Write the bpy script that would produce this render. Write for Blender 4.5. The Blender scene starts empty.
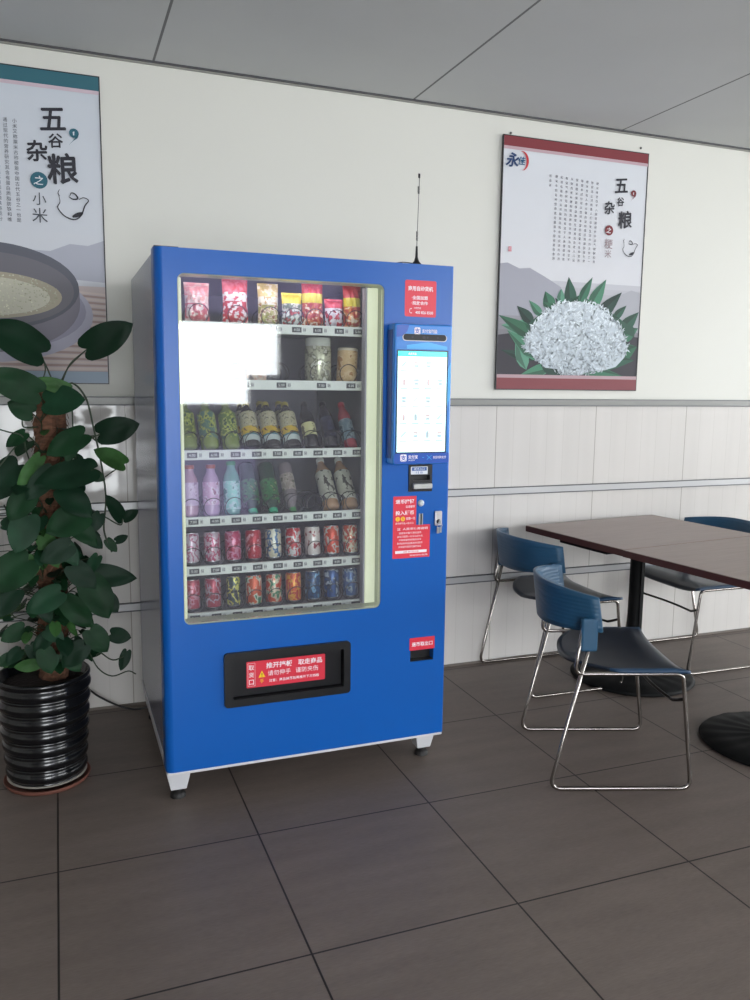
import bpy, bmesh, math, random
from mathutils import Vector, Matrix
random.seed(11)
PI = math.pi
COL = bpy.context.scene.collection
SC = bpy.context.scene

# ------------------------------------------------------------------ camera
H = 1.438           # eye height
F = 822.0
RW = ((0.93323515, -0.03910203, 0.35713189),
      (-0.35907263, -0.13413841, 0.92361991),
      (0.01178969, -0.99019085, -0.13922315))
WALL = 3.67
CEIL = 2.731


def at(u, v, Y):
    """point of the plane y = Y seen at photo pixel (u, v)"""
    c = (u - 375.0, v - 500.0, F)
    d = [sum(RW[i][k] * c[k] for k in range(3)) for i in range(3)]
    t = Y / d[1]
    return Vector((d[0] * t, Y, d[2] * t + H))


cam_d = bpy.data.cameras.new('camera')
cam = bpy.data.objects.new('camera', cam_d)
COL.objects.link(cam)
m = Matrix.Identity(4)
for i in range(3):
    m[i][0] = RW[i][0]
    m[i][1] = -RW[i][1]
    m[i][2] = -RW[i][2]
m[2][3] = H
cam.matrix_world = m
cam_d.sensor_fit = 'VERTICAL'
cam_d.sensor_height = 36
cam_d.sensor_width = 27
cam_d.lens = F * 36 / 1000
cam_d.clip_start = 0.05
SC.camera = cam

vs = SC.view_settings
vs.view_transform = 'Standard'
vs.look = 'None'
vs.gamma = 1
vs.use_curve_mapping = False
vs.exposure = 0.0


# ------------------------------------------------------------------ materials
def lin(c):
    if isinstance(c, str):
        c = [int(c[i:i + 2], 16) for i in (0, 2, 4)]
    r = []
    for x in c[:3]:
        x = x / 255.0
        r.append(x / 12.92 if x <= 0.04045 else ((x + 0.055) / 1.055) ** 2.4)
    return (*r, 1.0)


MATS = {}


def mat(name, col, rough=0.5, metal=0.0, spec=0.5, emit=None, estr=0.0, vary=0.0, vscale=8.0, bump=0.0, bscale=60.0, coat=0.0, stretch=(1, 1, 1), trans=0.0, alpha=1.0):
    if name in MATS:
        return MATS[name]
    M = bpy.data.materials.new(name)
    M.use_nodes = True
    nt = M.node_tree
    b = nt.nodes['Principled BSDF']
    c = lin(col)
    b.inputs['Base Color'].default_value = c
    b.inputs['Roughness'].default_value = rough
    b.inputs['Metallic'].default_value = metal
    b.inputs['Specular IOR Level'].default_value = spec
    b.inputs['Coat Weight'].default_value = coat
    b.inputs['Coat Roughness'].default_value = 0.08
    b.inputs['Transmission Weight'].default_value = trans
    b.inputs['Alpha'].default_value = alpha
    if emit:
        b.inputs['Emission Color'].default_value = lin(emit)
        b.inputs['Emission Strength'].default_value = estr
    tc = nt.nodes.new('ShaderNodeTexCoord')
    mp = nt.nodes.new('ShaderNodeMapping')
    mp.inputs['Scale'].default_value = stretch
    nt.links.new(tc.outputs['Object'], mp.inputs['Vector'])
    if vary > 0:
        n = nt.nodes.new('ShaderNodeTexNoise')
        n.inputs['Scale'].default_value = vscale
        n.inputs['Detail'].default_value = 5
        nt.links.new(mp.outputs['Vector'], n.inputs['Vector'])
        r = nt.nodes.new('ShaderNodeMapRange')
        r.inputs['From Min'].default_value = 0.3
        r.inputs['From Max'].default_value = 0.7
        r.inputs['To Min'].default_value = 1 - vary
        r.inputs['To Max'].default_value = 1 + vary
        nt.links.new(n.outputs['Fac'], r.inputs['Value'])
        mx = nt.nodes.new('ShaderNodeVectorMath')
        mx.operation = 'SCALE'
        mx.inputs[0].default_value = c[:3]
        nt.links.new(r.outputs['Result'], mx.inputs['Scale'])
        nt.links.new(mx.outputs['Vector'], b.inputs['Base Color'])
    if bump > 0:
        n2 = nt.nodes.new('ShaderNodeTexNoise')
        n2.inputs['Scale'].default_value = bscale
        nt.links.new(mp.outputs['Vector'], n2.inputs['Vector'])
        bp = nt.nodes.new('ShaderNodeBump')
        bp.inputs['Strength'].default_value = bump
        bp.inputs['Distance'].default_value = 0.01
        nt.links.new(n2.outputs['Fac'], bp.inputs['Height'])
        nt.links.new(bp.outputs['Normal'], b.inputs['Normal'])
    MATS[name] = M
    return M


def grid_mask(nt, axis, origin, pitch, half):
    """1 on the joint lines that repeat every pitch along an axis of world space"""
    g = nt.nodes.new('ShaderNodeNewGeometry')
    s = nt.nodes.new('ShaderNodeSeparateXYZ')
    nt.links.new(g.outputs['Position'], s.inputs[0])
    prev = s.outputs[axis]
    for op, val in (('SUBTRACT', origin), ('DIVIDE', pitch), ('FRACT', None), ('SUBTRACT', 0.5), ('ABSOLUTE', None), ('GREATER_THAN', 0.5 - half / pitch)):
        n = nt.nodes.new('ShaderNodeMath')
        n.operation = op
        nt.links.new(prev, n.inputs[0])
        if val is not None:
            n.inputs[1].default_value = val
        prev = n.outputs[0]
    return prev


def floor_material():
    M = mat('dark_floor_tile', '6e635c', rough=0.5, spec=0.35, vary=0.10, vscale=3.0, stretch=(1.0, 5.0, 1))
    nt = M.node_tree
    b = nt.nodes['Principled BSDF']
    src = b.inputs['Base Color'].links[0].from_socket
    a = grid_mask(nt, 0, -0.049, 0.6015, 0.0028)
    c = grid_mask(nt, 1, 2.432, 0.597, 0.0028)
    mx = nt.nodes.new('ShaderNodeMath')
    mx.operation = 'MAXIMUM'
    nt.links.new(a, mx.inputs[0])
    nt.links.new(c, mx.inputs[1])
    # fine weave grain of the tile face
    tc = nt.nodes.new('ShaderNodeTexCoord')
    mp = nt.nodes.new('ShaderNodeMapping')
    mp.inputs['Scale'].default_value = (12, 90, 1)
    n = nt.nodes.new('ShaderNodeTexNoise')
    n.inputs['Scale'].default_value = 3
    n.inputs['Detail'].default_value = 4
    nt.links.new(tc.outputs['Object'], mp.inputs[0])
    nt.links.new(mp.outputs[0], n.inputs['Vector'])
    r = nt.nodes.new('ShaderNodeMapRange')
    r.inputs['From Min'].default_value = 0.3
    r.inputs['From Max'].default_value = 0.7
    r.inputs['To Min'].default_value = 0.9
    r.inputs['To Max'].default_value = 1.1
    nt.links.new(n.outputs['Fac'], r.inputs['Value'])
    sc = nt.nodes.new('ShaderNodeVectorMath')
    sc.operation = 'SCALE'
    nt.links.new(src, sc.inputs[0])
    nt.links.new(r.outputs[0], sc.inputs['Scale'])
    mix = nt.nodes.new('ShaderNodeMix')
    mix.data_type = 'RGBA'
    nt.links.new(mx.outputs[0], mix.inputs['Factor'])
    nt.links.new(sc.outputs[0], mix.inputs['A'])
    mix.inputs['B'].default_value = lin('231e1c')
    nt.links.new(mix.outputs['Result'], b.inputs['Base Color'])
    return M


def wall_material():
    """cream paint above the rail, glossy white boards with faint upright joints below it"""
    M = mat('wall_boards', 'd0ccc8', rough=0.07, vary=0.03, vscale=2.0, stretch=(6, 1, 0.4))
    nt = M.node_tree
    b = nt.nodes['Principled BSDF']
    src = b.inputs['Base Color'].links[0].from_socket
    a = grid_mask(nt, 0, 2.072, 0.6, 0.0022)
    c = grid_mask(nt, 0, 2.072, 0.1, 0.0012)
    k = nt.nodes.new('ShaderNodeMath')
    k.operation = 'MULTIPLY'
    k.inputs[1].default_value = 0.28
    nt.links.new(c, k.inputs[0])
    mx = nt.nodes.new('ShaderNodeMath')
    mx.operation = 'MAXIMUM'
    nt.links.new(a, mx.inputs[0])
    nt.links.new(k.outputs[0], mx.inputs[1])
    mix = nt.nodes.new('ShaderNodeMix')
    mix.data_type = 'RGBA'
    nt.links.new(mx.outputs[0], mix.inputs['Factor'])
    nt.links.new(src, mix.inputs['A'])
    mix.inputs['B'].default_value = lin('a39e96')
    nt.links.new(mix.outputs['Result'], b.inputs['Base Color'])
    return M


def ceiling_material():
    M = mat('ceiling_panel', 'c6c8c8', rough=0.7, vary=0.03, vscale=1.5)
    nt = M.node_tree
    b = nt.nodes['Principled BSDF']
    src = b.inputs['Base Color'].links[0].from_socket
    a = grid_mask(nt, 0, 0.423, 1.156, 0.005)
    mix = nt.nodes.new('ShaderNodeMix')
    mix.data_type = 'RGBA'
    nt.links.new(a, mix.inputs['Factor'])
    nt.links.new(src, mix.inputs['A'])
    mix.inputs['B'].default_value = lin('6c6d6f')
    nt.links.new(mix.outputs['Result'], b.inputs['Base Color'])
    return M


def art_mat(name, cols, scale=22.0, rough=0.3, metal=0.2, stretch=(1, 1, 1), seed=0.0):
    """printed packaging: blotches of a few inks"""
    if name in MATS:
        return MATS[name]
    M = mat(name, cols[0], rough=rough, metal=metal)
    nt = M.node_tree
    b = nt.nodes['Principled BSDF']
    tc = nt.nodes.new('ShaderNodeTexCoord')
    mp = nt.nodes.new('ShaderNodeMapping')
    mp.inputs['Scale'].default_value = stretch
    mp.inputs['Location'].default_value = (seed, seed * 0.7, seed * 1.3)
    n = nt.nodes.new('ShaderNodeTexNoise')
    n.inputs['Scale'].default_value = scale * 1.9
    n.inputs['Detail'].default_value = 3.0
    nt.links.new(tc.outputs['Object'], mp.inputs[0])
    nt.links.new(mp.outputs[0], n.inputs['Vector'])
    r = nt.nodes.new('ShaderNodeValToRGB')
    r.color_ramp.interpolation = 'CONSTANT'
    k = len(cols)
    pos = [0.0, 0.5, 0.58] if k == 3 else [0.0, 0.52]
    if k == 4:
        pos = [0.0, 0.43, 0.52, 0.6]
    e = r.color_ramp.elements
    e[0].position = 0
    e[0].color = lin(cols[0])
    e[1].position = pos[1]
    e[1].color = lin(cols[1])
    for i in range(2, k):
        q = e.new(pos[i])
        q.color = lin(cols[i])
    nt.links.new(n.outputs['Fac'], r.inputs[0])
    nt.links.new(r.outputs[0], b.inputs['Base Color'])
    return M


def glass_material():
    M = bpy.data.materials.new('display_glass')
    M.use_nodes = True
    nt = M.node_tree
    nt.nodes.remove(nt.nodes['Principled BSDF'])
    out = nt.nodes['Material Output']
    t = nt.nodes.new('ShaderNodeBsdfTransparent')
    t.inputs[0].default_value = (0.97, 0.985, 0.98, 1)
    g = nt.nodes.new('ShaderNodeBsdfGlossy')
    g.inputs['Roughness'].default_value = 0.03
    g.inputs['Color'].default_value = (1, 1, 1, 1)
    f = nt.nodes.new('ShaderNodeFresnel')
    f.inputs['IOR'].default_value = 1.52
    x = nt.nodes.new('ShaderNodeMixShader')
    nt.links.new(f.outputs[0], x.inputs[0])
    nt.links.new(t.outputs[0], x.inputs[1])
    nt.links.new(g.outputs[0], x.inputs[2])
    # lavender haze mixed into the pane, imitating the wash of reflected light
    d = nt.nodes.new('ShaderNodeBsdfDiffuse')
    d.inputs[0].default_value = (0.80, 0.78, 0.95, 1)
    n = nt.nodes.new('ShaderNodeTexNoise')
    n.inputs['Scale'].default_value = 1.7
    r = nt.nodes.new('ShaderNodeMapRange')
    r.inputs['From Min'].default_value = 0.35
    r.inputs['From Max'].default_value = 0.65
    r.inputs['To Min'].default_value = 0.015
    r.inputs['To Max'].default_value = 0.04
    nt.links.new(n.outputs['Fac'], r.inputs['Value'])
    y = nt.nodes.new('ShaderNodeMixShader')
    nt.links.new(r.outputs[0], y.inputs[0])
    nt.links.new(x.outputs[0], y.inputs[1])
    nt.links.new(d.outputs[0], y.inputs[2])
    nt.links.new(y.outputs[0], out.inputs[0])
    return M


def print_material():
    """ink colours of the printed posters, stored per face"""
    M = mat('printed_paper', 'ffffff', rough=0.45, spec=0.3)
    nt = M.node_tree
    a = nt.nodes.new('ShaderNodeAttribute')
    a.attribute_name = 'Ink'
    nt.links.new(a.outputs['Color'], nt.nodes['Principled BSDF'].inputs['Base Color'])
    return M


# ------------------------------------------------------------------ mesh builder
FONTCACHE = {}


def glyphs(s, bold=0.0):
    key = (s, bold)
    if key not in FONTCACHE:
        cu = bpy.data.curves.new('t', 'FONT')
        cu.body = s
        cu.resolution_u = 2
        cu.offset = bold
        o = bpy.data.objects.new('t', cu)
        COL.objects.link(o)
        dg = bpy.context.evaluated_depsgraph_get()
        me = bpy.data.meshes.new_from_object(o.evaluated_get(dg))
        v = [x.co.to_2d() for x in me.vertices]
        f = [tuple(p.vertices) for p in me.polygons]
        bpy.data.objects.remove(o)
        bpy.data.curves.remove(cu)
        bpy.data.meshes.remove(me)
        FONTCACHE[key] = (v, f)
    return FONTCACHE[key]


class MB:
    def __init__(s):
        s.v, s.f, s.m, s.sm, s.c = [], [], [], [], []

    def add(s, vs_, fs, mi=0, smooth=False, col=None):
        o = len(s.v)
        s.v += [Vector(x) for x in vs_]
        for f in fs:
            s.f.append(tuple(i + o for i in f))
            s.m.append(mi)
            s.sm.append(smooth)
            s.c.append(col)
        return o

    def box(s, a, b, mi=0, col=None, bev=0.0):
        x0, y0, z0 = a
        x1, y1, z1 = b
        if bev > 0:
            bm = bmesh.new()
            bmesh.ops.create_cube(bm, size=1)
            for v in bm.verts:
                v.co = Vector(((x0 + x1) / 2 + v.co.x * (x1 - x0), (y0 + y1) / 2 + v.co.y * (y1 - y0), (z0 + z1) / 2 + v.co.z * (z1 - z0)))
            bmesh.ops.bevel(bm, geom=list(bm.edges), offset=bev, segments=2, affect='EDGES', profile=0.5)
            bm.verts.index_update()
            s.add([v.co.copy() for v in bm.verts], [[v.index for v in f.verts] for f in bm.faces], mi, False, col)
            bm.free()
            return
        s.add([(x0, y0, z0), (x1, y0, z0), (x1, y1, z0), (x0, y1, z0), (x0, y0, z1), (x1, y0, z1), (x1, y1, z1), (x0, y1, z1)],
              [(0, 3, 2, 1), (4, 5, 6, 7), (0, 1, 5, 4), (1, 2, 6, 5), (2, 3, 7, 6), (3, 0, 4, 7)], mi, False, col)

    def tube(s, pts, r, n=8, mi=0, closed=False, col=None):
        pts = [Vector(p) for p in pts]
        N = len(pts)
        rr = r if isinstance(r, (list, tuple)) else [r] * N
        tans = []
        for i in range(N):
            a = pts[(i - 1) % N] if (closed or i > 0) else pts[i]
            b = pts[(i + 1) % N] if (closed or i < N - 1) else pts[i]
            t = (b - a)
            tans.append(t.normalized() if t.length > 1e-9 else Vector((0, 0, 1)))
        up = Vector((0, 0, 1)) if abs(tans[0].z) < 0.9 else Vector((1, 0, 0))
        nrm = (up - tans[0] * up.dot(tans[0])).normalized()
        vv = []
        for i in range(N):
            t = tans[i]
            nrm = (nrm - t * nrm.dot(t))
            nrm = nrm.normalized() if nrm.length > 1e-6 else t.orthogonal().normalized()
            bn = t.cross(nrm)
            for k in range(n):
                a = 2 * PI * k / n
                vv.append(pts[i] + (nrm * math.cos(a) + bn * math.sin(a)) * rr[i])
        ff = []
        R_ = N if closed else N - 1
        for i in range(R_):
            for k in range(n):
                a = i * n + k
                b = i * n + (k + 1) % n
                c = ((i + 1) % N) * n + (k + 1) % n
                d = ((i + 1) % N) * n + k
                ff.append((a, b, c, d))
        if not closed:
            ff.append(tuple(reversed(range(n))))
            ff.append(tuple((N - 1) * n + k for k in range(n)))
        s.add(vv, ff, mi, True, col)

    def lathe(s, prof, c=(0, 0, 0), n=24, mi=0, mis=None):
        """profile of (radius, z); closed at the ends with discs"""
        vv, ff = [], []
        for (r, z) in prof:
            for k in range(n):
                a = 2 * PI * k / n
                vv.append((c[0] + r * math.cos(a), c[1] + r * math.sin(a), c[2] + z))
        for i in range(len(prof) - 1):
            for k in range(n):
                ff.append((i * n + k, i * n + (k + 1) % n, (i + 1) * n + (k + 1) % n, (i + 1) * n + k))
        o = s.add(vv, ff, mi, True)
        if prof[0][0] > 1e-4:
            s.add([s.v[o + k] for k in range(n)], [tuple(reversed(range(n)))], mi, False)
        if prof[-1][0] > 1e-4:
            e = o + (len(prof) - 1) * n
            s.add([s.v[e + k] for k in range(n)], [tuple(range(n))], mi, False)

    def poly_xz(s, pts, y, mi=0, col=None):
        """flat outline facing -y; pts of (x, z) in any order of turn"""
        A = sum(pts[i][0] * pts[(i + 1) % len(pts)][1] - pts[(i + 1) % len(pts)][0] * pts[i][1] for i in range(len(pts)))
        if A < 0:
            pts = list(reversed(pts))
        s.add([(p[0], y, p[1]) for p in pts], [tuple(range(len(pts)))], mi, False, col)

    def text(s, t, cx, y, cz, h, mi=0, col=None, bold=0.0, shear=0.0, width=None, rot=0.0, em=False):
        """flat lettering facing -y whose ink box is centred on (cx, cz), h tall (or width wide)"""
        v, f = glyphs(t, bold)
        if not v:
            return
        x0, x1 = min(p.x for p in v), max(p.x for p in v)
        y0, y1 = min(p.y for p in v), max(p.y for p in v)
        k = h / 0.9 if em else h / max(1e-6, (y1 - y0))
        kx = k if width is None else width / max(1e-6, (x1 - x0))
        out = []
        for p in v:
            px = (p.x - (x0 + x1) / 2) * kx + shear * (p.y - (y0 + y1) / 2) * k
            pz = (p.y - (y0 + y1) / 2) * k
            qx = px * math.cos(rot) - pz * math.sin(rot)
            qz = px * math.sin(rot) + pz * math.cos(rot)
            out.append((cx + qx, y, cz + qz))
        s.add(out, f, mi, False, col)

    def build(s, name, mats, parent=None, props=None, bevel=0.0, subsurf=0):
        if not isinstance(mats, (list, tuple)):
            mats = [mats]
        root = parent
        while root is not None and root.parent is not None:
            root = root.parent
        off = root.location.copy() if root is not None else Vector((0, 0, 0))
        me = bpy.data.meshes.new(name)
        me.from_pydata([v - off for v in s.v], [], s.f)
        for x in mats:
            me.materials.append(x)
        for p, mi, sm in zip(me.polygons, s.m, s.sm):
            p.material_index = mi
            p.use_smooth = sm
        if any(c is not None for c in s.c):
            at_ = me.color_attributes.new('Ink', 'FLOAT_COLOR', 'CORNER')
            for p, c in zip(me.polygons, s.c):
                cc = lin(c) if c is not None else (1, 1, 1, 1)
                for li in p.loop_indices:
                    at_.data[li].color = cc
        me.update()
        o = bpy.data.objects.new(name, me)
        COL.objects.link(o)
        if parent is not None:
            o.parent = parent
        if bevel > 0:
            b = o.modifiers.new('b', 'BEVEL')
            b.width = bevel
            b.segments = 2
            b.limit_method = 'ANGLE'
            b.angle_limit = 0.7
        if subsurf:
            q = o.modifiers.new('s', 'SUBSURF')
            q.levels = q.render_levels = subsurf
        if props:
            for k, v in props.items():
                o[k] = v
        return o


def thing(name, label, cat, loc=(0, 0, 0), group=None):
    o = bpy.data.objects.new(name, None)
    o.empty_display_size = 0.1
    COL.objects.link(o)
    o.location = loc
    o['label'] = label
    o['category'] = cat
    if group:
        o['group'] = group
    return o


def P(label, cat, group=None):
    d = {'label': label, 'category': cat}
    if group:
        d['group'] = group
    return d


ST = {'kind': 'structure'}


def copy_tree(o, parent=None):
    c = o.copy()
    COL.objects.link(c)
    if parent is not None:
        c.parent = parent
    for ch in list(o.children):
        copy_tree(ch, c)
    return c


def fillet(pts, rad, seg=6):
    """round the inner corners of a 3D polyline"""
    pts = [Vector(p) for p in pts]
    out = [pts[0]]
    for i in range(1, len(pts) - 1):
        r = rad[i] if isinstance(rad, (list, tuple)) else rad
        a = (pts[i - 1] - pts[i])
        b = (pts[i + 1] - pts[i])
        if r <= 0:
            out.append(pts[i])
            continue
        ang = a.angle(b)
        d = min(r / math.tan(ang / 2), a.length * 0.48, b.length * 0.48)
        p0 = pts[i] + a.normalized() * d
        p1 = pts[i] + b.normalized() * d
        for k in range(seg + 1):
            t = k / seg
            out.append(p0 * (1 - t) ** 2 + pts[i] * 2 * t * (1 - t) + p1 * t ** 2)
    out.append(pts[-1])
    return out


def spline(ctrl, n=8):
    """Catmull-Rom through points"""
    P_ = [Vector(p) for p in ctrl]
    P_ = [P_[0] * 2 - P_[1]] + P_ + [P_[-1] * 2 - P_[-2]]
    out = []
    for i in range(1, len(P_) - 2):
        for k in range(n):
            t = k / n
            a, b, c, d = P_[i - 1], P_[i], P_[i + 1], P_[i + 2]
            out.append(0.5 * ((2 * b) + (c - a) * t + (2 * a - 5 * b + 4 * c - d) * t * t + (3 * b - a - 3 * c + d) * t ** 3))
    out.append(P_[-2])
    return out


def rrect(x0, z0, x1, z1, r, seg=6):
    pts = []
    for (cx, cz, a0) in ((x1 - r, z1 - r, 0), (x0 + r, z1 - r, 90), (x0 + r, z0 + r, 180), (x1 - r, z0 + r, 270)):
        for k in range(seg + 1):
            a = math.radians(a0 + 90 * k / seg)
            pts.append((cx + r * math.cos(a), cz + r * math.sin(a)))
    return pts


def plate(mb, outer, holes, y0, y1, mi=0):
    """upright plate facing -y with holes; outlines of (x, z)"""
    bm = bmesh.new()
    edges = []
    loops = []
    for lp in [outer] + holes:
        vs_ = [bm.verts.new((x, y0, z)) for x, z in lp]
        loops.append(vs_)
        for i in range(len(vs_)):
            edges.append(bm.edges.new((vs_[i], vs_[(i + 1) % len(vs_)])))
    bmesh.ops.triangle_fill(bm, edges=edges, use_beauty=True, use_dissolve=False, normal=(0, -1, 0))
    bm.verts.index_update()
    fr = [[v.index for v in f.verts] for f in bm.faces]
    flip = []
    for f in bm.faces:
        f.normal_update()
        idx = [v.index for v in f.verts]
        flip.append(idx if f.normal.y < 0 else idx[::-1])
    vv = [v.co.copy() for v in bm.verts]
    n = len(vv)
    bm.free()
    back = [(v.x, y1, v.z) for v in vv]
    mb.add(vv + [Vector(b) for b in back], flip + [[i + n for i in reversed(f)] for f in flip], mi)
    for lp in [outer] + holes:
        k = len(lp)
        mb.add([(x, y0, z) for x, z in lp] + [(x, y1, z) for x, z in lp],
               [(i, (i + 1) % k, (i + 1) % k + k, i + k) for i in range(k)], mi, True)


# ------------------------------------------------------------------ the room
XL, XR, YB = -4.2, 11.0, -3.0
mb = MB()
mb.box((XL - 0.2, YB - 0.2, -0.1), (XR + 0.2, WALL + 0.2, 0.0))
mb.build('floor', floor_material(), props=ST)
mb = MB()
mb.box((XL - 0.2, YB - 0.2, CEIL), (XR + 0.2, WALL + 0.2, CEIL + 0.1))
mb.build('ceiling', ceiling_material(), props=ST)

cream = mat('cream_wall_paint', 'd3d2ca', rough=0.5, vary=0.015, vscale=1.2)
boards = wall_material()
zr = 1.356
mb = MB()
mb.box((XL, WALL, zr), (XR, WALL + 0.15, CEIL), 0)
mb.box((XL, WALL, 0), (XR, WALL + 0.15, zr), 1)
mb.build('wall_back', [cream, boards], props=ST)
plain = mat('room_paint', 'c9c7c1', rough=0.6)
mb = MB()
mb.box((XL - 0.15, YB, 0), (XL, WALL, CEIL))
mb.build('wall_left', plain, props=ST)

# rails and reveals on the wall
railm = mat('dark_aluminium_rail', '6f6f6c', rough=0.35, metal=0.3)
railm2 = mat('pale_aluminium_rail', 'b5b5b6', rough=0.3, metal=0.3)
raild = mat('rail_groove', '55565a', rough=0.5)


def rail(n, z0, z1, m_):
    b = MB()
    b.box((XL, WALL - 0.010, z0), (XR, WALL, z1), 0)
    b.box((XL, WALL - 0.013, z0 - 0.005), (XR, WALL, z0), 1)
    b.box((XL, WALL - 0.0125, z1 - 0.004), (XR, WALL, z1), 1)
    b.build('trim_%d' % n, [m_, raild], props=ST)


rail(1, 1.342, 1.374, railm)
rail(2, 0.890, 0.924, railm2)
rail(3, 0.440, 0.474, railm2)
b = MB()
b.box((XL, WALL - 0.010, CEIL - 0.012), (XR, WALL, CEIL), 0)
b.box((XL, WALL - 0.020, CEIL - 0.006), (XR, WALL, CEIL), 1)
b.build('trim_4', [mat('ceiling_reveal', '8d8c86', rough=0.5), mat('reveal_gap', '48484a', rough=0.6)], props=ST)
b = MB()
b.box((XL, WALL - 0.004, 0), (XR, WALL, 0.012))
b.build('baseboard_back', mat('floor_sealant', '6d655e', rough=0.7), props=ST)

# the window wall behind the viewer, and the glazing of the far right end
OPEN_B = [(-0.65, 0.06, 0.92, 2.1), (1.14, 1.22, 1.86, 2.03), (1.86, 1.52, 2.18, 2.03),
          (1.10, 2.10, 2.90, 2.62), (1.05, 0.03, 1.95, 0.80),  # both openings added to mirror a pale wash in the machine glass
          (3.45, 1.5, 5.4, 2.55), (5.6, 1.5, 7.6, 2.55), (7.8, 1.5, 9.8, 2.55)]
b = MB()
plate(b, [(XL - 0.15, 0), (XR + 0.15, 0), (XR + 0.15, CEIL), (XL - 0.15, CEIL)],
      [[(x0, z0), (x1, z0), (x1, z1), (x0, z1)] for x0, z0, x1, z1 in OPEN_B if x0 not in (1.14, 1.86)] +
      [[(1.14, 1.22), (1.86, 1.22), (1.86, 1.52), (2.18, 1.52), (2.18, 2.03), (1.14, 2.03)]], YB, YB - 0.15)
b.build('wall_front', plain, props=ST)
ADDED_FROST = bpy.data.materials.new('added_frosted_glass')  # for the two added panes that only feed the reflected wash
ADDED_FROST.use_nodes = True
_n = ADDED_FROST.node_tree
_n.nodes.remove(_n.nodes['Principled BSDF'])
_t = _n.nodes.new('ShaderNodeBsdfTranslucent')
_t.inputs[0].default_value = (0.30, 0.28, 0.36, 1)
_n.links.new(_t.outputs[0], _n.nodes['Material Output'].inputs[0])
wf = mat('window_frame_white', 'c8cbd0', rough=0.4)
for i, (x0, z0, x1, z1) in enumerate(OPEN_B):
    if x0 in (1.14, 1.86):
        continue
    b = MB()
    t = 0.025
    b.box((x0, YB - 0.1, z0), (x1, YB - 0.05, z0 + t))
    b.box((x0, YB - 0.1, z1 - t), (x1, YB - 0.05, z1))
    b.box((x0, YB - 0.1, z0), (x0 + t, YB - 0.05, z1))
    b.box((x1 - t, YB - 0.1, z0), (x1, YB - 0.05, z1))
    if x1 - x0 > 1.2:
        b.box(((x0 + x1) / 2 - 0.02, YB - 0.1, z0), ((x0 + x1) / 2 + 0.02, YB - 0.05, z1))
    w_ = b.build('window_%d' % (i + 1), wf, props=ST)
    if x0 in (1.10, 1.05):  # made-up frosted windows, unseen except as haze in the display glass
        b = MB()
        b.box((x0 + t, YB - 0.078, z0 + t), (x1 - t, YB - 0.074, z1 - t))
        b.build('added_frosted_pane', ADDED_FROST, w_)
OPEN_R = (-2.6, 0.3, 3.0, 2.5)
b = MB()
b.box((XR, YB, 0), (XR + 0.15, WALL, OPEN_R[1]))
b.box((XR, YB, OPEN_R[3]), (XR + 0.15, WALL, CEIL))
b.box((XR, YB, OPEN_R[1]), (XR + 0.15, OPEN_R[0], OPEN_R[3]))
b.box((XR, OPEN_R[2], OPEN_R[1]), (XR + 0.15, WALL, OPEN_R[3]))
b.build('wall_right', plain, props=ST)
b = MB()
for k in range(5):
    y = OPEN_R[0] + (OPEN_R[2] - OPEN_R[0]) * k / 4
    b.box((XR + 0.05, y - 0.025, OPEN_R[1]), (XR + 0.1, y + 0.025, OPEN_R[3]))
b.box((XR + 0.05, OPEN_R[0], OPEN_R[1]), (XR + 0.1, OPEN_R[2], OPEN_R[1] + 0.04))
b.build('window_9', wf, props=ST)

# daylight
W = bpy.data.worlds.new('overcast')
SC.world = W
W.use_nodes = True
bg = W.node_tree.nodes['Background']
bg.inputs[0].default_value = (0.93, 0.97, 1.0, 1)
bg.inputs[1].default_value = 14.0


def portal(loc, rot, sx, sy):
    l = bpy.data.lights.new('window_daylight', 'AREA')
    l.shape = 'RECTANGLE'
    l.size = sx
    l.size_y = sy
    l.cycles.is_portal = True
    o = bpy.data.objects.new('window_daylight', l)
    o.location = loc
    o.rotation_euler = rot
    COL.objects.link(o)


for x0, z0, x1, z1 in OPEN_B:
    portal(((x0 + x1) / 2, YB - 0.16, (z0 + z1) / 2), (PI / 2, 0, 0), x1 - x0, z1 - z0)
portal((XR + 0.16, (OPEN_R[0] + OPEN_R[2]) / 2, (OPEN_R[1] + OPEN_R[3]) / 2), (PI / 2, 0, PI / 2), OPEN_R[2] - OPEN_R[0], OPEN_R[3] - OPEN_R[1])

# ------------------------------------------------------------------ posters
paper = print_material()
SH = WALL - 0.016      # printed face


def sheet(name, label, x0, x1, z0, z1):
    t = thing(name, label, 'poster', ((x0 + x1) / 2, WALL, z0), 'grain posters on the cream wall')
    b = MB()
    b.box((x0, SH + 0.001, z0), (x1, WALL - 0.001, z1))
    b.build('backing_board', mat('board_black', '24242a', rough=0.5), t)
    b = MB()
    w = 0.0045
    y0, y1 = SH - 0.003, SH + 0.004
    b.box((x0 - w, y0, z0 - w), (x1 + w, y1, z0))
    b.box((x0 - w, y0, z1), (x1 + w, y1, z1 + w))
    b.box((x0 - w, y0, z0), (x0, y1, z1))
    b.box((x1, y0, z0), (x1 + w, y1, z1))
    b.build('edge_frame', mat('poster_edge_black', '1c1c20', rough=0.4), t)
    return t


def grad(b, pts_fn, z0, z1, c0, c1, x0, x1, y, n=16):
    for k in range(n):
        a, c = k / n, (k + 1) / n
        col = tuple(c0[i] + (c1[i] - c0[i]) * (a + c) / 2 for i in range(3))
        b.poly_xz([(x0, z0 + (z1 - z0) * a), (x1, z0 + (z1 - z0) * a), (x1, z0 + (z1 - z0) * c), (x0, z0 + (z1 - z0) * c)], y, 0, col)


def px(u, v):
    p = at(u, v, SH)
    return (p.x, p.z)


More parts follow.
